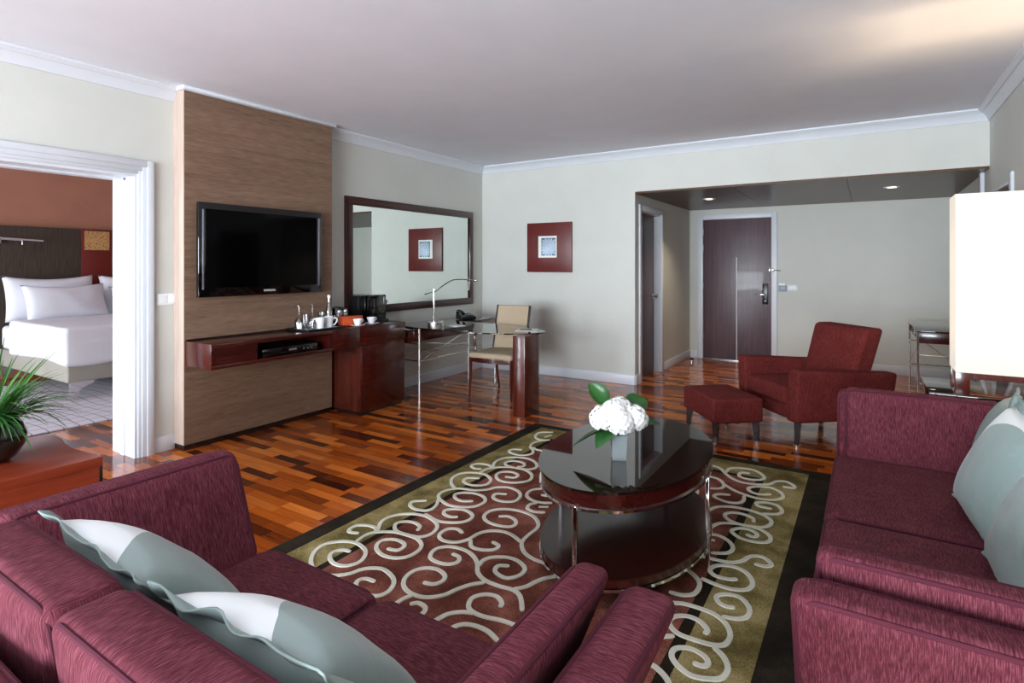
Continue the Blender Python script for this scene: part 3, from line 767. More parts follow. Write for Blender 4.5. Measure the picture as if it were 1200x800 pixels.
# ------------------------------------------------------------------ sofas
def make_sofa(label, halfw, nseat, loc, rotz):
    """local: y=0 at the seat front, y=-1 at the back, x centred; flared double arms"""
    t = thing('sofa', label, 'sofa', loc, rotz)
    K = .40
    obj('base_frame', RB((0, -.5, .2), (halfw+.02, .46, .09), .02, nf=3), M['sofa'], t)
    w = 2*halfw/nseat
    for i in range(nseat):
        cx = -halfw+w*(i+.5)
        c, h = (cx, -.345, .365), (w/2-.004, .345, .085)
        s = obj('seat_cushion', RB(c, h, .035, (.0, .0, .008), nf=10), M['sofa_seat'], t)
        obj('piping', welt(c, h, .035, 2, 1), M['piping'], s)
    # back cushions
    for i in range(nseat):
        cx = -halfw+w*(i+.5)
        bw = lambda p: (p.x, p.y-.14*(p.z-.44), p.z)
        c, h = (cx, -.68, .625), (w/2-.003, .065, .178)
        s = obj('back_cushion', RB(c, h, .03, (0, .022, .004), warp=bw, nf=10), M['sofa'], t)
        obj('piping', welt(c, h, .03, 1, 1, warp=bw), M['piping'], s)
        obj('piping', welt(c, h, .03, 1, -1, warp=bw), M['piping'], s)
    fw = lambda p: (p.x*(1+.22*(p.z-.1)), p.y-.12*(p.z-.44), p.z)
    c, h = (0, -.86, .41), (halfw+.06, .07, .305)
    s = obj('back_frame', RB(c, h, .028, warp=fw, nf=8), M['sofa'], t)
    obj('piping', welt(c, h, .028, 1, 1, warp=fw), M['piping'], s)
    for sd in (-1, 1):
        iw = lambda p, sd=sd: (p.x+sd*K*(p.z-.45), p.y, p.z)
        c, h = (sd*(halfw+.040), -.36, .585), (.043, .315, .175)
        s = obj('arm_cushion', RB(c, h, .03, (.012, 0, 0), warp=iw, nf=10), M['sofa_arm'], t)
        obj('piping', welt(c, h, .03, 0, -sd, warp=iw), M['piping'], s)
        obj('piping', welt(c, h, .03, 0, sd, warp=iw), M['piping'], s)
        c, h = (sd*(halfw+.172), -.48, .411), (.060, .475, .312)
        s = obj('arm_frame', RB(c, h, .036, (.008, 0, 0), warp=iw, nf=10), M['sofa_arm'], t)
        obj('piping', welt(c, h, .036, 0, sd, warp=iw), M['piping'], s)
        obj('piping', welt(c, h, .036, 0, -sd, warp=iw), M['piping'], s)
        for y in (-.12, -.88):
            zl = .0125 if (y > -.5 and nseat == 2 and halfw < .6) else 0
            obj('leg', T([(sd*(halfw-.06), y, .12), (sd*(halfw-.06), y, zl)], .03, radii=[.032, .022], n=4), M['darkwood'], t)
    return t
make_sofa('wine purple two seat sofa in the left foreground, seen from behind', .53, 2, (-1.19, 1.175, 0), 0)
make_sofa('long wine purple sofa against the right wall, seen from its arm end', .83, 2, (-.145, 2.45, 0), R(90))

# ------------------------------------------------------------------ throw pillows
def pillow(label, loc, rot, size=.22, th=.085, disc='pillow_disc', group='satin throw pillows on the sofas', seed=0):
    """local: square in XY, face towards +Z"""
    t = bpy.data.objects.new('throw_pillow', None); C.objects.link(t); tag(t, label, 'pillow', group)
    t.location = loc; t.rotation_euler = rot
    n = 18; bm = bmesh.new(); G = {}
    for sgn in (1, -1):
        for i in range(n+1):
            for j in range(n+1):
                u, v = -1+2*i/n, -1+2*j/n
                edge = i in (0, n) or j in (0, n)
                if sgn < 0 and edge: G[(sgn, i, j)] = G[(1, i, j)]; continue
                pin = 1-.07*(1-abs(v)**2)*abs(u)**3; pin2 = 1-.07*(1-abs(u)**2)*abs(v)**3
                z = sgn*th*((1-u*u)*(1-v*v))**.42
                w = noise.noise(Vector((u*2.3+seed, v*2.3, sgn)))*.012*(1-max(abs(u), abs(v)))
                G[(sgn, i, j)] = bm.verts.new((u*size*pin, v*size*pin2, z+w))
        for i in range(n):
            for j in range(n):
                q = [G[(sgn, a, b)] for a, b in ((i, j), (i+1, j), (i+1, j+1), (i, j+1))]
                bm.faces.new(q).material_index = 0 if sgn > 0 else 1
    obj('pillow_body', bm, [M[disc] if disc else M['sage'], M['sage']], t, sharp=180)
    for bx in (-.11, 0, .11):
        obj('button', LA([(0, -.004), (.011, -.004), (.012, 0), (.009, .003), (0, .003)], 14, c=(bx, size*.80, -th*.60)), M['black'], t)
    # wavy flange all round
    bm = bmesh.new(); ring = []
    N_ = 28
    for side in range(4):
        for k in range(N_):
            s = -1+2*k/N_
            x, y = [(s, -1), (1, s), (-s, 1), (-1, -s)][side]
            pinv = 1-.07*(1-abs(s)**2)
            ox, oy = (x*size*(pinv if side in (1, 3) else 1), y*size*(pinv if side in (0, 2) else 1))
            row = []
            for m in range(4):
                f = m/3
                z = math.sin(k*.62+side*2+seed)*.005*f+noise.noise(Vector((x*3, y*3, seed+f)))*.018*f
                g = 1+.20*f; row.append(bm.verts.new((ox*(1-.03)+(ox*g-ox), oy*(1-.03)+(oy*g-oy), z)))
            ring.append(row)
    m = len(ring)
    for i in range(m):
        a, b = ring[i], ring[(i+1) % m]
        for k in range(3): bm.faces.new((a[k], b[k], b[k+1], a[k+1]))
    o = obj('flange', bm, M['sage'], t, sharp=180)
    md = o.modifiers.new('thick', 'SOLIDIFY'); md.thickness = .004; md.offset = 0
    return t
def eul(nx, ny, nz, roll):
    """orientation with +Z along the given normal, rolled about it"""
    z = Vector((nx, ny, nz)).normalized(); x = Vector((0, 0, 1)).cross(z)
    x = x.normalized() if x.length > 1e-4 else Vector((1, 0, 0))
    y = z.cross(x); m = Matrix((x, y, z)).transposed() @ Matrix.Rotation(roll, 3, 'Z')
    return m.to_euler()
pillow('white and sage satin pillow leaning in the far corner of the left sofa', (-1.48, .72, .60), eul(.05, .72, .7, R(4)), seed=1)
pillow('white and sage satin pillow of the left sofa, nearer the camera', (-.93, .725, .605), eul(-.04, .72, .7, R(-3)), seed=4)
pillow('pale satin pillow with button edge leaning farther back on the right sofa', (.415, 2.69, .645), eul(-.9, -.12, .42, R(-4)), disc='pillow_band', seed=2)
pillow('sage satin pillow nearer the camera on the right sofa, cut by the photo edge', (.43, 2.15, .65), eul(-.9, -.06, .42, R(-3)), disc='pillow_band', seed=3)
pillow('sage satin pillow at the back of the right sofa, only its corner visible', (.48, 3.13, .64), eul(-.95, .12, .28, R(3)), size=.2, disc=False, seed=5)

# ------------------------------------------------------------------ rug with traced scroll pattern
F_, CX_, HY_, H_, TH_ = 657., 600., 311., 1.4, R(32.4034)
def ground(px, py):
    a = (px-CX_)/F_; c, s = math.cos(TH_), math.sin(TH_)
    k = H_/((py-HY_)/F_); return ((-s+a*c)*k, (c+a*s)*k)
t = thing('patterned_rug', 'olive and maroon rug with pale scroll pattern and dark border under the coffee table', 'rug', (-1.34, 2.5, 0))
X0, X1, Y0, Y1 = -2.475, -.20, .62, 4.29
def band(x0, x1, y0, y1, ix0, ix1, iy0, iy1, z, h, bm):
    box(bm, x0, ix0, y0, y1, z, z+h); box(bm, ix1, x1, y0, y1, z, z+h); box(bm, ix0, ix1, y0, iy0, z, z+h); box(bm, ix0, ix1, iy1, y1, z, z+h)
def sub(v): return [(a-(-1.34) if i < 1 else a) for i, a in enumerate(v)]
rx, ry = -1.34, 2.5
def RBand(nm, o, i, h, mat):
    bm = bmesh.new()
    band(o[0]-rx, o[1]-rx, o[2]-ry, o[3]-ry, i[0]-rx, i[1]-rx, i[2]-ry, i[3]-ry, 0, h, bm); obj(nm, bm, M[mat], t)
b0 = (X0, X1, Y0, Y1); b1 = (-2.365, -.33, .75, 4.20); b2 = (-2.145, -.615, .97, 3.96); b3 = (-2.105, -.57-.085, 1.01, 3.92)
b2 = (-2.145, -.565, .97, 3.96); b3 = (-2.105, -.61, 1.01, 3.92)
RBand('dark_border', b0, b1, .010, 'pile_border'); RBand('olive_band', b1, b2, .012, 'pile_green'); RBand('inner_stripe', b2, b3, .012, 'pile_stripe')
obj('maroon_field', B(b3[0]-rx, b3[1]-rx, b3[2]-ry, b3[3]-ry, 0, .012), M['pile_maroon'], t)
S1 = (340, 580, .175); S2 = (440, 500, .18755); S3 = (480, 620, .2); S4 = (400, 660, .15); S5 = (820, 530, .1624); S6 = (750, 640, .2)
strokes = [
 (S1, [(80,495),(140,510),(220,550),(300,558),(400,545),(470,520),(540,508),(620,515),(680,560),(695,610),(660,665),(590,695),(520,690),(460,660),(440,620),(460,590),(510,580),(570,600)]),
 (S1, [(150,510),(140,450),(170,390),(240,345),(340,328),(430,335),(490,370),(505,410),(475,460),(410,487),(340,492),(285,470),(265,430),(290,400),(350,385),(405,397)]),
 (S1, [(440,330),(500,290),(550,270),(620,263),(700,265),(780,285),(850,310),(880,350),(860,390),(790,430),(700,440),(620,420),(580,380),(585,345),(630,318),(700,315),(755,335),(765,360),(730,385),(690,385),(650,375)]),
 (S1, [(580,258),(570,235),(520,220),(450,220),(400,245),(400,265),(460,272)]),
 (S1, [(585,260),(605,205),(650,170),(720,148),(810,142),(900,155),(965,190),(985,230),(950,275),(870,298),(790,285),(720,262),(700,235),(715,205),(780,193),(840,205),(870,230),(850,255)]),
 (S2, [(310,560),(380,600),(450,612),(530,612),(590,595),(605,565),(560,535),(490,528),(435,538),(430,560),(470,578),(515,578)]),
 (S2, [(400,455),(390,480),(380,505),(350,530),(300,538),(240,525),(215,500),(240,480),(320,475)]),
 (S2, [(400,465),(450,500),(530,515),(620,512),(680,485),(680,455),(630,432),(560,425),(500,435),(500,460),(540,478),(610,478)]),
 (S2, [(400,470),(395,440),(430,415),(490,400),(545,400),(620,410),(700,405),(750,392),(830,392),(890,415),(905,445),(880,475),(820,483),(760,472),(735,450),(760,432),(820,435)]),
 (S2, [(500,400),(475,370),(480,335),(530,305),(600,298),(680,308),(720,340),(700,370),(640,380),(580,372),(550,350),(580,332),(650,335)]),
 (S2, [(650,300),(700,275),(770,265),(850,265),(930,280),(975,310),(965,345),(900,360),(830,360),(770,345),(755,315),(790,295),(850,295),(890,312),(870,330),(810,325)]),
 (S2, [(730,268),(705,250),(640,242),(600,255),(620,272),(660,275)]),
 (S2, [(735,265),(745,235),(800,208),(870,202),(950,210),(1000,235),(1005,265),(960,278),(880,270),(815,250),(820,232),(870,225),(925,238),(925,258),(885,262)]),
 (S2, [(965,135),(985,160),(975,180),(920,190),(860,180),(835,163),(860,152),(915,155)]),
 (S2, [(965,140),(980,115),(1030,98),(1090,92)]), (S2, [(1060,95),(1010,85),(1000,65),(1030,45),(1110,43)]), (S2, [(1060,75),(1100,62)]), (S2, [(985,140),(1010,155),(1080,165)]),
 (S2, [(1035,440),(1090,445),(1130,430),(1100,405),(1040,400),(975,410),(945,440),(975,470),(1040,488),(1105,490)]),
 (S2, [(1060,550),(990,545),(950,525),(965,500),(1010,490)]), (S2, [(1080,515),(1020,515)]), (S2, [(1030,345),(1060,370),(1130,410)]),
 (S2, [(770,575),(830,575),(875,600),(870,630),(820,640),(740,625),(690,600),(680,570),(720,540),(800,528),(900,540),(980,570),(1015,610),(1010,650),(960,690),(915,740),(930,800),(990,845),(1060,870),(1110,885)]),
 (S2, [(545,680),(510,655),(450,655),(400,690),(420,725),(500,738),(580,720),(640,685),(700,668),(780,668),(850,690),(915,740)]),
 (S2, [(595,720),(600,765),(660,785),(740,785),(770,760),(730,735)]),
 (S3, [(250,160),(290,180),(280,210),(220,222),(150,205),(120,175),(150,135),(220,118),(300,130),(360,160),(395,210),(400,270),(440,315),(520,350),(600,372),(640,400),(655,440),(660,500)]),
 (S3, [(405,230),(430,200),(480,182),(560,180),(630,200),(675,245),(650,285),(580,305),(530,290),(500,260),(520,232),(585,232)]),
 (S3, [(80,330),(140,340),(195,320),(205,285),(160,252),(90,245),(20,265),(-30,310),(-30,360),(20,400),(100,418),(200,405),(280,370),(360,343),(440,330)]),
 (S3, [(530,475),(540,450),(510,412),(440,400),(370,420),(345,465),(365,500),(430,530),(540,555),(640,590)]),
 (S3, [(90,640),(120,590),(160,550),(230,515),(310,505),(380,512)]), (S3, [(200,700),(225,645),(250,600),(310,578),(380,585),(460,620),(520,680)]),
 (S3, [(600,372),(680,355),(740,325),(795,305),(880,290)]), (S3, [(340,685),(390,695),(450,740)]),
 (S4, [(555,275),(490,300),(425,345),(415,390),(440,430),(520,440),(580,445),(640,415),(655,370),(600,335),(535,345)]),
 (S4, [(240,330),(270,385),(310,378)]),
 (S5, [(60,105),(95,110),(150,130),(185,165),(230,200),(300,230),(400,245),(500,245),(550,225),(620,225),(680,255),(675,272),(600,262)]),
 (S5, [(185,160),(220,130),(300,128),(400,145),(465,190),(440,212),(350,208),(285,185),(300,160),(360,165)]),
 (S5, [(20,190),(75,190),(140,210),(175,250),(150,275),(70,275)]),
 (S5, [(175,245),(250,290),(340,325),(430,350),(540,358),(600,340),(580,300),(500,268),(400,262),(350,275),(370,300),(430,318),(515,318)]),
 (S5, [(320,330),(315,365),(270,382),(180,370),(105,335),(130,318),(220,322)]),
 (S5, [(40,450),(75,430),(130,410),(230,410),(340,430),(450,465),(515,510),(500,545),(430,558),(300,540),(210,505),(180,470),(220,452),(300,460),(380,490),(390,520)]),
 (S5, [(450,460),(560,462),(595,440),(560,400),(480,378),(410,380),(430,405),(520,425)]),
 (S5, [(40,590),(80,560),(140,530),(240,530),(350,550),(450,580),(510,630),(490,665),(400,665),(290,635),(230,585),(290,565),(370,580),(415,610),(390,630),(335,610)]),
 (S5, [(20,620),(70,610),(140,620),(210,660),(240,710),(200,745),(80,745)]), (S5, [(110,655),(75,650)]),
 (S6, [(335,65),(420,90),(520,110),(590,105),(650,75),(720,80),(770,120),(740,135),(670,120)]),
 (S6, [(360,205),(440,240),(540,270),(630,270),(660,230),(620,170),(540,135),(450,130),(410,155),(440,190),(520,210),(570,210)]),
 (S6, [(265,145),(320,190),(350,240),(320,295),(250,305),(170,285)]),
 (S6, [(110,345),(165,350),(250,355),(340,380),(430,415),(500,470),(530,540),(500,595),(430,600),(320,570),(220,530),(170,470),(200,432),(280,430),(350,460),(395,510),(380,535)]),
 (S6, [(480,430),(570,445),(630,430),(640,380),(590,320),(510,300),(450,310),(460,345),(500,370),(555,380)]),
 (S6, [(20,620),(65,585),(110,555),(200,545)]),
 (S6, [(430,610),(490,670),(515,740),(480,795),(400,800),(300,780),(220,720),(185,660),(210,620),(290,620),(370,660),(400,705),(370,725),(310,705)]),
 (S6, [(0,690),(30,700),(90,730),(150,790),(180,850)]),
]
bm = bmesh.new()
def ribbon(pts, z0, z1, w):
    m = len(pts); L_a = []
    for i, p in enumerate(pts):
        a = pts[max(0, i-1)]; b = pts[min(m-1, i+1)]
        tx, ty = b[0]-a[0], b[1]-a[1]; l = math.hypot(tx, ty) or 1; nx, ny = -ty/l, tx/l
        ww = w*(1 if 0 < i < m-1 else .6)
        L_a.append([bm.verts.new((p[0]+nx*ww*s-rx, p[1]+ny*ww*s-ry, z)) for s, z in ((1, z0), (.9, z1), (-.9, z1), (-1, z0))])
    for a, b in zip(L_a, L_a[1:]):
        for k in range(3): bm.faces.new((a[k], b[k], b[k+1], a[k+1]))
    bm.faces.new(L_a[0]); bm.faces.new(L_a[-1][::-1])
wpaths = []
for k, ((ox, oy, sc), pts) in enumerate(strokes):
    wp = [ground(ox+x*sc, oy+y*sc) for x, y in pts]
    wpaths.append(wp)
# the scrolls that lie under the coffee table and under the sofa carry on the same pattern
def spiral(cx, cy, r, a0, turns, sgn):
    return [(cx+r*(1-.78*i/14)*math.cos(a0+sgn*turns*2*PI*i/14), cy+r*(1-.78*i/14)*math.sin(a0+sgn*turns*2*PI*i/14)) for i in range(15)]
for a in ((-1.0, 2.35, .16, 0, 1.4, 1), (-1.15, 2.75, .18, 2, 1.4, -1), (-.92, 3.05, .15, 4, 1.3, 1), (-1.3, 3.2, .16, 1, 1.4, -1), (-1.0, 3.5, .17, 3, 1.4, 1), (-1.45, 3.6, .15, 5, 1.3, -1),
          (-1.7, 1.2, .16, 1, 1.4, 1), (-1.3, 1.05, .14, 2, 1.3, -1), (-.85, 1.3, .14, 0, 1.3, 1)): wpaths.append(spiral(*a))
for k, wp in enumerate(wpaths):
    cp = catmull([(x, y, 0) for x, y in wp], 5); cp = [(min(max(p.x, X0+.02), -.35), p.y) for p in cp]
    ribbon(cp, .011, .0165+.0001*(k % 7), .0108)
obj('scroll_pattern', bm, M['pile_swirl'], t, sharp=60)

# ------------------------------------------------------------------ coffee table
t = thing('coffee_table', 'oval dark wood coffee table with glass top, lower shelf and chrome legs', 'coffee table', (-.998, 2.65, .0125))
ra, rb = .38, .605
def oval(a, b, n=72): return [(a*math.cos(2*PI*i/n), b*math.sin(2*PI*i/n)) for i in range(n)]
def ring_bm(a, b, z0, z1, w):
    bm = bmesh.new(); n = 72; L_ = []
    for i in range(n):
        c, s = math.cos(2*PI*i/n), math.sin(2*PI*i/n)
        L_.append([bm.verts.new((c*(a-o), s*(b-o), z)) for o, z in ((0, z0), (0, z1), (w, z1), (w, z0))])
    for i in range(n):
        A, D = L_[i], L_[(i+1) % n]
        for k in range(4): bm.faces.new((A[k], D[k], D[(k+1) % 4], A[(k+1) % 4]))
    return bm
zo = -.0125
obj('glass_top', PR(oval(ra, rb), .488+zo, .5+zo, bev=.003), M['table_glass'], t)
obj('apron', PR(oval(ra-.012, rb-.012), .425+zo, .486+zo, bev=.003), M['mahogany_x'], t)
obj('upper_rim', ring_bm(ra-.004, rb-.004, .413+zo, .424+zo, .02), M['chrome'], t)
sh = obj('lower_shelf', PR(oval(ra-.008, rb-.012), .112+zo, .148+zo, bev=.003), M['shelf_lacquer'], t)
obj('shelf_band', ring_bm(ra-.006, rb-.010, .116+zo, .144+zo, .01), M['mahogany_x'], sh)
obj('lower_rim', ring_bm(ra-.004, rb-.006, .098+zo, .110+zo, .02), M['chrome'], t)
for (x, y) in ((ra, 0), (-ra, 0), (0, rb), (0, -rb)):
    dx, dy = (1 if x > 0 else -1 if x < 0 else 0), (1 if y > 0 else -1 if y < 0 else 0)
    x2, y2 = x-dx*.002, y-dy*.002
    obj('leg', B(x2-.009, x2+.009, y2-.009, y2+.009, 0.005, .43+zo, bev=.003), M['chrome'], t)
obj('under_brace', B(-ra+.05, ra-.05, -.02, .02, .09+zo, .112+zo), M['chrome'], t)

# vase and flowers
VX, VY, VZ = -.982, 2.476, .5
t = thing('glass_vase', 'small square clear glass vase holding the white flowers on the coffee table', 'vase', (VX, VY, VZ), R(28))
def vase_bm():
    bm = bmesh.new(); w0, w1 = .031, .036; h = .115; th = .004; L_ = []
    prof = [(w0, 0), (w1, h), (w1-th, h), (w0-th, .012)]
    for (w, z) in prof: L_.append([bm.verts.new((x*w, y*w, z)) for x, y in ((1, 1), (-1, 1), (-1, -1), (1, -1))])
    for A, D in zip(L_, L_[1:]):
        for k in range(4): bm.faces.new((A[k], A[(k+1) % 4], D[(k+1) % 4], D[k]))
    bm.faces.new(L_[0]); bm.faces.new(L_[-1]); return bm
obj('vase_glass', vase_bm(), M['vase'], t)
obj('water', B(-.025, .025, -.025, .025, .014, .085), M['water'], t)
t = thing('hydrangea_bouquet', 'bunch of white hydrangea heads with dark green leaves in the glass vase', 'flowers', (VX, VY, VZ+.02))
def bloom(c, r, seed):
    random.seed(seed); bm = bmesh.new(); n = 95
    for i in range(n):
        z = 1-2*(i+.5)/n; 
        if z < -.55: continue
        a = i*2.39996; rr = math.sqrt(1-z*z)
        nrm = Vector((rr*math.cos(a), rr*math.sin(a), z)).normalized()
        p = Vector(c)+nrm*r*(1+random.uniform(-.07, .07)); u = nrm.orthogonal().normalized(); u.rotate(Matrix.Rotation(random.uniform(0, 6), 3, nrm)); v = nrm.cross(u)
        s = r*.27
        for k in range(4):
            th_ = k*PI/2; d1 = u*math.cos(th_)+v*math.sin(th_); d2 = u*-math.sin(th_)+v*math.cos(th_)
            c0 = bm.verts.new(p); L1 = bm.verts.new(p+(d1*.6+d2*.5)*s+nrm*s*.3); T1 = bm.verts.new(p+d1*s*1.05+nrm*s*.12); L2 = bm.verts.new(p+(d1*.6-d2*.5)*s+nrm*s*.3)
            bm.faces.new((c0, L1, T1, L2))
    lathe(bm, [(0, -r*.8), (r*.6, -r*.6), (r*.88, 0), (r*.6, r*.62), (0, r*.85)], 16, c=c)
    return bm
ux, uy = .8443, .5358   # across the camera's view of the bunch
def bp(l, d, z): return (ux*l-uy*d, uy*l+ux*d, z)
for i, (l, d, z, r) in enumerate(((-.075, 0, .165, .058), (.0, -.035, .155, .06), (.072, 0, .165, .058), (.01, .04, .19, .062), (-.02, .0, .195, .055))):
    obj('bloom', bloom(bp(l, d, z), r, 20+i), M['petal'], t)
    obj('stem', T(catmull([(0.006*(i-2), .004*(i-2), .0), (0.003*(i-2), 0, .08), bp(l*.7, d*.7, z-.04)], 4), .003, n=6), M['leaf'], t)
def leaf_bm(p0, direction, length, width, droop, roll=0):
    bm = bmesh.new(); p0 = Vector(p0); d = Vector(direction).normalized(); side = d.cross(Vector((0, 0, 1))).normalized(); side.rotate(Matrix.Rotation(roll, 3, d)); n = 8; rows = []
    for i in range(n+1):
        f = i/n; w = width*math.sin(PI*min(1, f*.97+.03))**.8*(1-.25*f); c = p0+d*length*f+Vector((0, 0, -droop*f*f))
        up = Vector((0, 0, 1))
        rows.append([bm.verts.new(c-side*w+up*w*.3), bm.verts.new(c), bm.verts.new(c+side*w+up*w*.3)])
    for a, b in zip(rows, rows[1:]):
        for k in range(2): bm.faces.new((a[k], a[k+1], b[k+1], b[k]))
    return bm
for (l, d, z, dl, dd, dz, ln, w, dr, rl) in ((-.03, .02, .12, -.9, -.1, -.25, .17, .045, .03, .3), (-.04, .05, .2, -.55, .2, .8, .14, .045, .01, 1.2), (.05, .05, .18, .75, .3, .5, .12, .045, .02, .9), (.06, .03, .13, 1, .3, .1, .15, .045, .03, .2), (-.02, .0, .12, -.6, -.6, -.2, .13, .04, .03, 0)):
    o = obj('leaf', leaf_bm(bp(l, d, z), bp(dl, dd, dz), ln*1.12, w*1.35, dr, rl), M['leaf'], t, sharp=180)
    md = o.modifiers.new('thick', 'SOLIDIFY'); md.thickness = .0012

# ------------------------------------------------------------------ armchair and ottoman
t = thing('armchair', 'brick red upholstered armchair on tapered dark legs facing the coffee table', 'armchair', (-.407, 5.335, 0), R(131.4))
obj('base', RB((0, .0, .26), (.375, .40, .065), .02, nf=4), M['armchair'], t)
obj('seat_cushion', RB((0, .09, .375), (.262, .335, .072), .035, (0, .01, .02), nf=8), M['armchair'], t)
bwp = lambda p: (p.x*(1+.14*(p.z-.4)), p.y-.30*(p.z-.40), p.z)
obj('backrest', RB((0, -.20, .62), (.285, .085, .275), .035, (0, .02, .0), warp=bwp, nf=10), M['armchair'], t)
for s in (-1, 1):
    aw = lambda p, s=s: (p.x+s*.03*(p.z-.2)/.4-s*.02*(p.y < 0), p.y-(.10*(p.z-.2) if p.y < -.2 else 0), p.z-.05*(.42-p.y)/.9*(p.z > .4))
    obj('arm', RB((s*.33, .0, .395), (.062, .42, .205), .022, nf=8, warp=aw), M['armchair'], t)
    for y in (.35, -.34):
        lg = obj('leg', T([(s*.32, y, .2), (s*.335, y+.02*(1 if y > 0 else -1), .012)], .03, radii=[.036, .022], n=4), M['darkwood'], t)
        obj('foot_cap', T([(s*.335, y+.02*(1 if y > 0 else -1), .014), (s*.336, y+.021*(1 if y > 0 else -1), 0)], .02, radii=[.024, .022], n=12), M['chrome'], lg)
t = thing('ottoman', 'brick red upholstered footstool in front of the red armchair', 'footstool', (-1.027, 4.86, 0), R(131.4-2))
obj('cushion_top', RB((0, 0, .265), (.275, .21, .09), .022, (0, 0, .012), nf=6, warp=lambda p: (p.x, p.y, p.z-(0.012*(abs(p.x)/.275)**2 if p.z < .2 else 0))), M['armchair'], t)
for sx in (-1, 1):
    for sy in (-1, 1):
        lg = obj('leg', T([(sx*.23, sy*.165, .19), (sx*.24, sy*.175, .012)], .03, radii=[.034, .021], n=4), M['darkwood'], t)
        obj('foot_cap', T([(sx*.24, sy*.175, .014), (sx*.24, sy*.175, 0)], .02, radii=[.023, .021], n=12), M['chrome'], lg)

# ------------------------------------------------------------------ lamp table, lamp, console (right side)
t = thing('lamp_table', 'glossy dark wood side table behind the right sofa carrying the big lamp', 'side table', (.57, 3.9, 0))
obj('table_top', B(-.30, .29, -.25, .25, .695, .735, bev=.003), M['table_glass'], t)
obj('apron', B(-.285, .275, -.235, .235, .60, .695, bev=.003), M['mahogany_x'], t)
for sx in (-.26, .25):
    for sy in (-.21, .21): obj('leg', B(sx-.022, sx+.022, sy-.022, sy+.022, 0, .60, bev=.003), M['darkwood'], t)
t = thing('table_lamp', 'large lit lamp with a tall white rectangular shade on a dark wooden foot', 'lamp', (.616, 3.835, .735))
zb, zt = .845-.735, 1.773-.735
def shade_bm():
    bm = bmesh.new(); a, b = .23, .125
    for (x0, x1, y0, y1) in ((-a, a, -b, -b+.004), (-a, a, b-.004, b), (-a, -a+.004, -b+.004, b-.004), (a-.004, a, -b+.004, b-.004)): box(bm, x0, x1, y0, y1, zb, zt)
    return bm
obj('shade', shade_bm(), M['shade'], t)
bm = bmesh.new()
for sx in (-.2, .2):
    for sy in (-.095, .095): box(bm, sx-.03, sx+.03, sy-.025, sy+.025, 0, zb+.005, bev=.002)
box(bm, -.17, .17, -.11, -.09, zb-.032, zb+.004); box(bm, -.17, .17, .09, .11, zb-.032, zb+.004)
box(bm, -.225, -.205, -.07, .07, zb-.032, zb+.004); box(bm, .205, .225, -.07, .07, zb-.032, zb+.004); box(bm, -.205, .205, -.02, .02, zb-.03, zb)
obj('wooden_foot', bm, M['mahogany_v'], t)
obj('bulb_holder', T([(0, 0, zb-.01), (0, 0, zb+.18)], .014, n=12), M['steel'], t)
for z_ in (zb+.28, zb+.62):
    l = bpy.data.lights.new('lamp_bulb', 'POINT'); l.energy = 26; l.color = (1, .72, .44); l.shadow_soft_size = .09
    o = bpy.data.objects.new('lamp_bulb', l); C.objects.link(o); o.parent = t; o.location = (0, -.06, z_)
t = thing('console_table', 'narrow console table with chrome frame and dark red drawer by the right entry wall', 'console table', (.64, 7.47, 0))
obj('glass_top', B(-.235, .235, -.675, .675, .745, .760, bev=.002), M['table_glass'], t)
obj('drawer_box', B(-.215, .23, -.655, .655, .635, .743, bev=.003), M['mahogany_x'], t)
for y in (-.45, 0, .45): obj('reflection_clip', T([(-.218, y, .70), (-.232, y, .70), (-.232, y, .68)], .005, n=8), M['black'], t)  # dark clips modelled in place of reflections of fittings in the glass top
for sx in (-.222, .222):
    for sy in (-.66, .66): obj('chrome_leg', T([(sx, sy, 0), (sx, sy, .745)], .011, n=12), M['chrome'], t)
for z in (.24, .52):
    for sy in (-.66, .66): obj('rail', T([(-.222, sy, z), (.222, sy, z)], .006, n=8), M['chrome'], t)
    obj('rail', T([(-.222, -.66, z), (-.222, .66, z)], .006, n=8), M['chrome'], t)
obj('cross_brace', T([(-.222, -.66, .62), (-.222, .66, .26)], .004, n=8), M['chrome'], t)
obj('cross_brace', T([(-.2, .66, .60), (.222, .66, .26)], .004, n=8), M['chrome'], t)

# ------------------------------------------------------------------ left end table and plant
t = thing('end_table', 'reddish wood block end table with a wavy edge at the left of the photo', 'end table', (-3.05, 1.2, 0))
wav = [(-.66, -.03), (-.60, 0.01), (-.5, .012), (-.4, -.012), (-.28, -.03), (-.15, -.018), (-.06, -.004), (0, 0)]
poly = [(0, -1.0), (0, 0)]+wav[::-1][1:]+[(-.66, -1.0)]
obj('table_top', PR(poly, .455, .5, bev=.003), M['cherry'], t)
obj('body', PR([(x-.002 if x == 0 else x+.002, y-.002 if y > -.5 else y+.002) for x, y in poly], .0, .455), M['cherry'], t)
obj('corner_post', B(-.014, .0, -.014, .0, 0, .455, bev=.002), M['darkwood'], t)
t = thing('potted_plant', 'grassy green plant in a round dark pot on the wooden end table', 'potted plant', (-3.40, .885, .5))
obj('pot', LA([(0, 0), (.07, 0), (.10, .02), (.132, .075), (.138, .12), (.12, .17), (.10, .19), (.095, .185), (.11, .16), (0, .15)], 36), M['pot'], t)
obj('soil', LA([(0, .165), (.10, .165), (.105, .15)], 24), M['soil'], t)
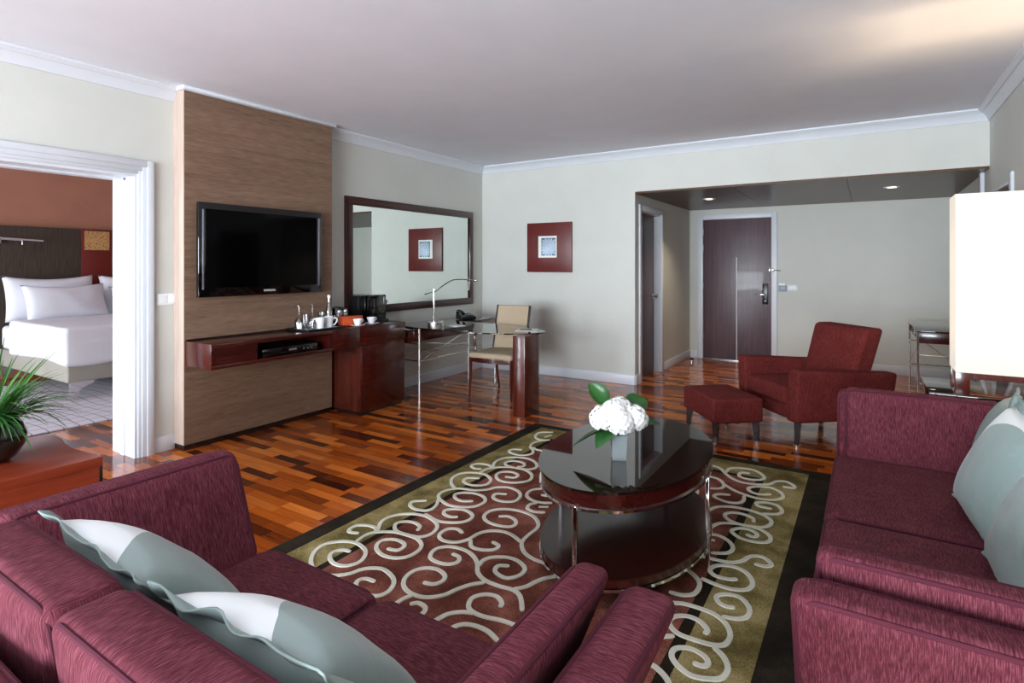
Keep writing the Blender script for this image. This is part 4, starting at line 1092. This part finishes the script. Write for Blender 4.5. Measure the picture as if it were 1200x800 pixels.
def foliage():
    random.seed(11); bm = bmesh.new()
    for i in range(230):
        a = random.uniform(0, 2*PI); L1 = random.uniform(.22, .42); up = random.uniform(.3, 1.3); w = random.uniform(.005, .009)
        d = Vector((math.cos(a), math.sin(a), 0)); p = Vector((0, 0, .17))+d*random.uniform(0, .06); v = (d*random.uniform(.5, 1)+Vector((0, 0, up))).normalized(); n = 9; rows = []
        g = random.uniform(2.6, 5.5)*(1 if up < 1.1 else .6)
        side = d.cross(Vector((0, 0, 1))).normalized()
        for k in range(n+1):
            f = k/n; ww = w*(1-f**2.2)+.0006
            rows.append([bm.verts.new(p-side*ww), bm.verts.new(p-Vector((0, 0, ww*.4))), bm.verts.new(p+side*ww)])
            st = L1/n; p = p+v*st; v = (v+Vector((0, 0, -g*st))).normalized()
        for r1, r2 in zip(rows, rows[1:]):
            for k in range(2): bm.faces.new((r1[k], r1[k+1], r2[k+1], r2[k]))
    # long upright blades
    for (dx, dy, L1) in ((.6, .4, .42), (-.1, .15, .4), (.45, .1, .36)):
        p = Vector((0, 0, .17)); v = Vector((dx, dy, 1)).normalized(); side = v.cross(Vector((1, 0, .2))).normalized(); rows = []
        for k in range(10):
            f = k/9; ww = .007*(1-f**2)+.0006; rows.append([bm.verts.new(p-side*ww), bm.verts.new(p+side*ww)]); p = p+v*L1/9; v = (v+Vector((0, 0, -.03))).normalized()
        for r1, r2 in zip(rows, rows[1:]): bm.faces.new((r1[0], r1[1], r2[1], r2[0]))
    return bm
obj('foliage', foliage(), M['grass'], t, sharp=180)

# ------------------------------------------------------------------ bedroom seen through the doorway
t = thing('bed', 'bed with a greige upholstered base and chrome legs seen through the doorway', 'bed', (-6.9, 3.4, 0))
obj('base', RB((-1.0, 0, .29), (.995, 1.0, .10), .02, nf=3), M['bedbase'], t)
obj('mattress', RB((-1.0, 0, .53), (.98, .98, .14), .05, nf=4), M['linen'], t)
for (x, y) in ((-.03, -.97), (-.03, .97), (-1.95, -.97), (-1.95, .97)):
    s = -1 if y > 0 else 1
    bm = PR([(0, .2), (0, 0.0), (.035, 0.0), (.045, .06), (.09, .12), (.2, .165), (.22, .2)], -.02, .02, f=lambda a, b, c, x=x, y=y, s=s: (x+c, y+s*a, b))
    obj('leg', bm, M['chrome'], t)
o = obj('headboard', B(-2.085, -2.0, -1.9, 2.3, .3, 1.89, bev=.01), M['headboard'], t)
o2 = obj('red_inlay', B(-2.0, -1.985, -.15, .21, .5, 1.885, bev=.002), M['red_panel'], o)
obj('gold_square', B(-1.986, -1.978, -.118, .172, 1.61, 1.865), M['gold'], o)
def duvet():
    bm = bmesh.new()
    def wp(p):
        z = p.z
        if z < .45: z = z+.018*math.sin(p.y*5+p.x*3)
        return (p.x+.008*math.sin(p.y*6)*(z < .6), p.y+.008*math.sin(p.x*7), z+.006*noise.noise(p*3))
    rbox(bm, (0, 0, .565), (.80, 1.035, .195), .045, (0, 0, .012), warp=wp, nf=18)
    return bm
o = tag(obj('duvet', duvet(), M['linen']), 'smooth white duvet hanging over the sides of the bed', 'duvet'); o.location = (-7.67, 3.4, 0)
def bedpillow(label, loc, lean, w=.40, h=.27, th=.10, seed=0, rz=0):
    bm = bmesh.new(); n = 20; G = {}
    for sgn in (1, -1):
        for i in range(n+1):
            for j in range(n+1):
                u, v = -1+2*i/n, -1+2*j/n
                if sgn < 0 and (i in (0, n) or j in (0, n)): G[(sgn, i, j)] = G[(1, i, j)]; continue
                z = sgn*th*((1-u*u)*(1-v*v))**.4
                sag = -.035*(1-u*u)*(v > 0)*v
                wn = noise.noise(Vector((u*2+seed, v*2, 1)))*.02*(1-max(abs(u), abs(v)))
                G[(sgn, i, j)] = bm.verts.new((z+wn, u*w*(1-.05*(1-v*v)*abs(u)), v*h*(1-.06*(1-u*u)*abs(v))+sag))
        for i in range(n):
            for j in range(n): bm.faces.new([G[(sgn, a, b)] for a, b in ((i, j), (i+1, j), (i+1, j+1), (i, j+1))])
    o = tag(obj('bed_pillow', bm, M['linen'], sharp=180), label, 'pillow', 'white pillows on the bed'); o.location = loc; o.rotation_euler = (0, -lean, rz); return o
bedpillow('large white pillow standing against the headboard at the left of the bed', (-8.70, 2.86, 1.0), R(14), w=.47, h=.285, seed=1)
bedpillow('white pillow leaning in front of the left standing pillow on the bed', (-8.48, 2.95, .955), R(24), w=.44, h=.235, seed=2, rz=R(3))
bedpillow('large white pillow standing against the headboard, cut by the door jamb', (-8.70, 3.86, 1.0), R(14), w=.47, h=.28, seed=3)
bedpillow('white pillow leaning in front of the standing pillow by the door jamb', (-8.50, 3.84, .93), R(24), w=.40, h=.21, seed=4)
t = thing('reading_lamp', 'slim silver reading lamp mounted on the dark headboard', 'reading lamp', (-8.895, 2.38, 1.70))
obj('wall_mount', B(0, .03, -.04, .04, -.03, .05, bev=.004), M['chrome'], t)
obj('lamp_arm', T([(.03, 0, .02), (.08, .02, .02), (.09, .22, .01)], .008, n=8), M['chrome'], t)
obj('lamp_tube', T([(.09, .02, .03), (.09, .43, .01)], .013, n=12), M['chrome'], t)
obj('switch_stem', T([(.09, .22, .02), (.09, .22, -.045)], .007, n=8), M['chrome'], t)
o = tag(obj('bedroom_rug', B(-8.4, -5.8, 1.1, 4.9, 0, .012, bev=.003), M['bedrug']), 'grey bedroom rug with a wavy line grid beside the bed', 'rug')

# ------------------------------------------------------------------ light
w = bpy.data.worlds.new('daylight'); bpy.context.scene.world = w; w.use_nodes = True
bg = w.node_tree.nodes['Background']
sky = w.node_tree.nodes.new('ShaderNodeTexSky'); sky.sky_type = 'HOSEK_WILKIE'; sky.turbidity = 4; sky.sun_direction = (.2, .75, .6)
w.node_tree.links.new(sky.outputs[0], bg.inputs[0]); bg.inputs[1].default_value = .6
def area(nm, loc, rot, sx, sy, e, col):
    l = bpy.data.lights.new(nm, 'AREA'); l.shape = 'RECTANGLE'; l.size = sx; l.size_y = sy; l.energy = e; l.color = col
    o = bpy.data.objects.new(nm, l); C.objects.link(o); o.location = loc; o.rotation_euler = rot
area('window_daylight', (-1.75, YN-.25, 1.45), (R(114), 0, 0), 4.6, 2.1, 860, (.87, .94, 1))
area('bedroom_daylight', (-6.95, YN-.25, 1.45), (R(95), 0, 0), 3.4, 2.1, 520, (.87, .94, 1))

# ------------------------------------------------------------------ camera
cd = bpy.data.cameras.new('camera'); cam = bpy.data.objects.new('camera', cd); C.objects.link(cam)
cam.location = (0, 0, 1.4); cam.rotation_euler = (R(90), 0, TH_)
cd.sensor_width = 36; cd.lens = 657/1200*36; cd.shift_y = -89/1200; cd.clip_start = .02
sc = bpy.context.scene; sc.camera = cam
sc.view_settings.view_transform = 'Standard'; sc.view_settings.look = 'None'; sc.view_settings.gamma = 1; sc.view_settings.use_curve_mapping = False
sc.view_settings.exposure = .6
sc.cycles.use_denoising = True
sc.cycles.max_bounces = 10; sc.cycles.transparent_max_bounces = 24; sc.cycles.diffuse_bounces = 5; sc.cycles.caustics_refractive = False; sc.cycles.caustics_reflective = False
sc.cycles.sample_clamp_indirect = 6
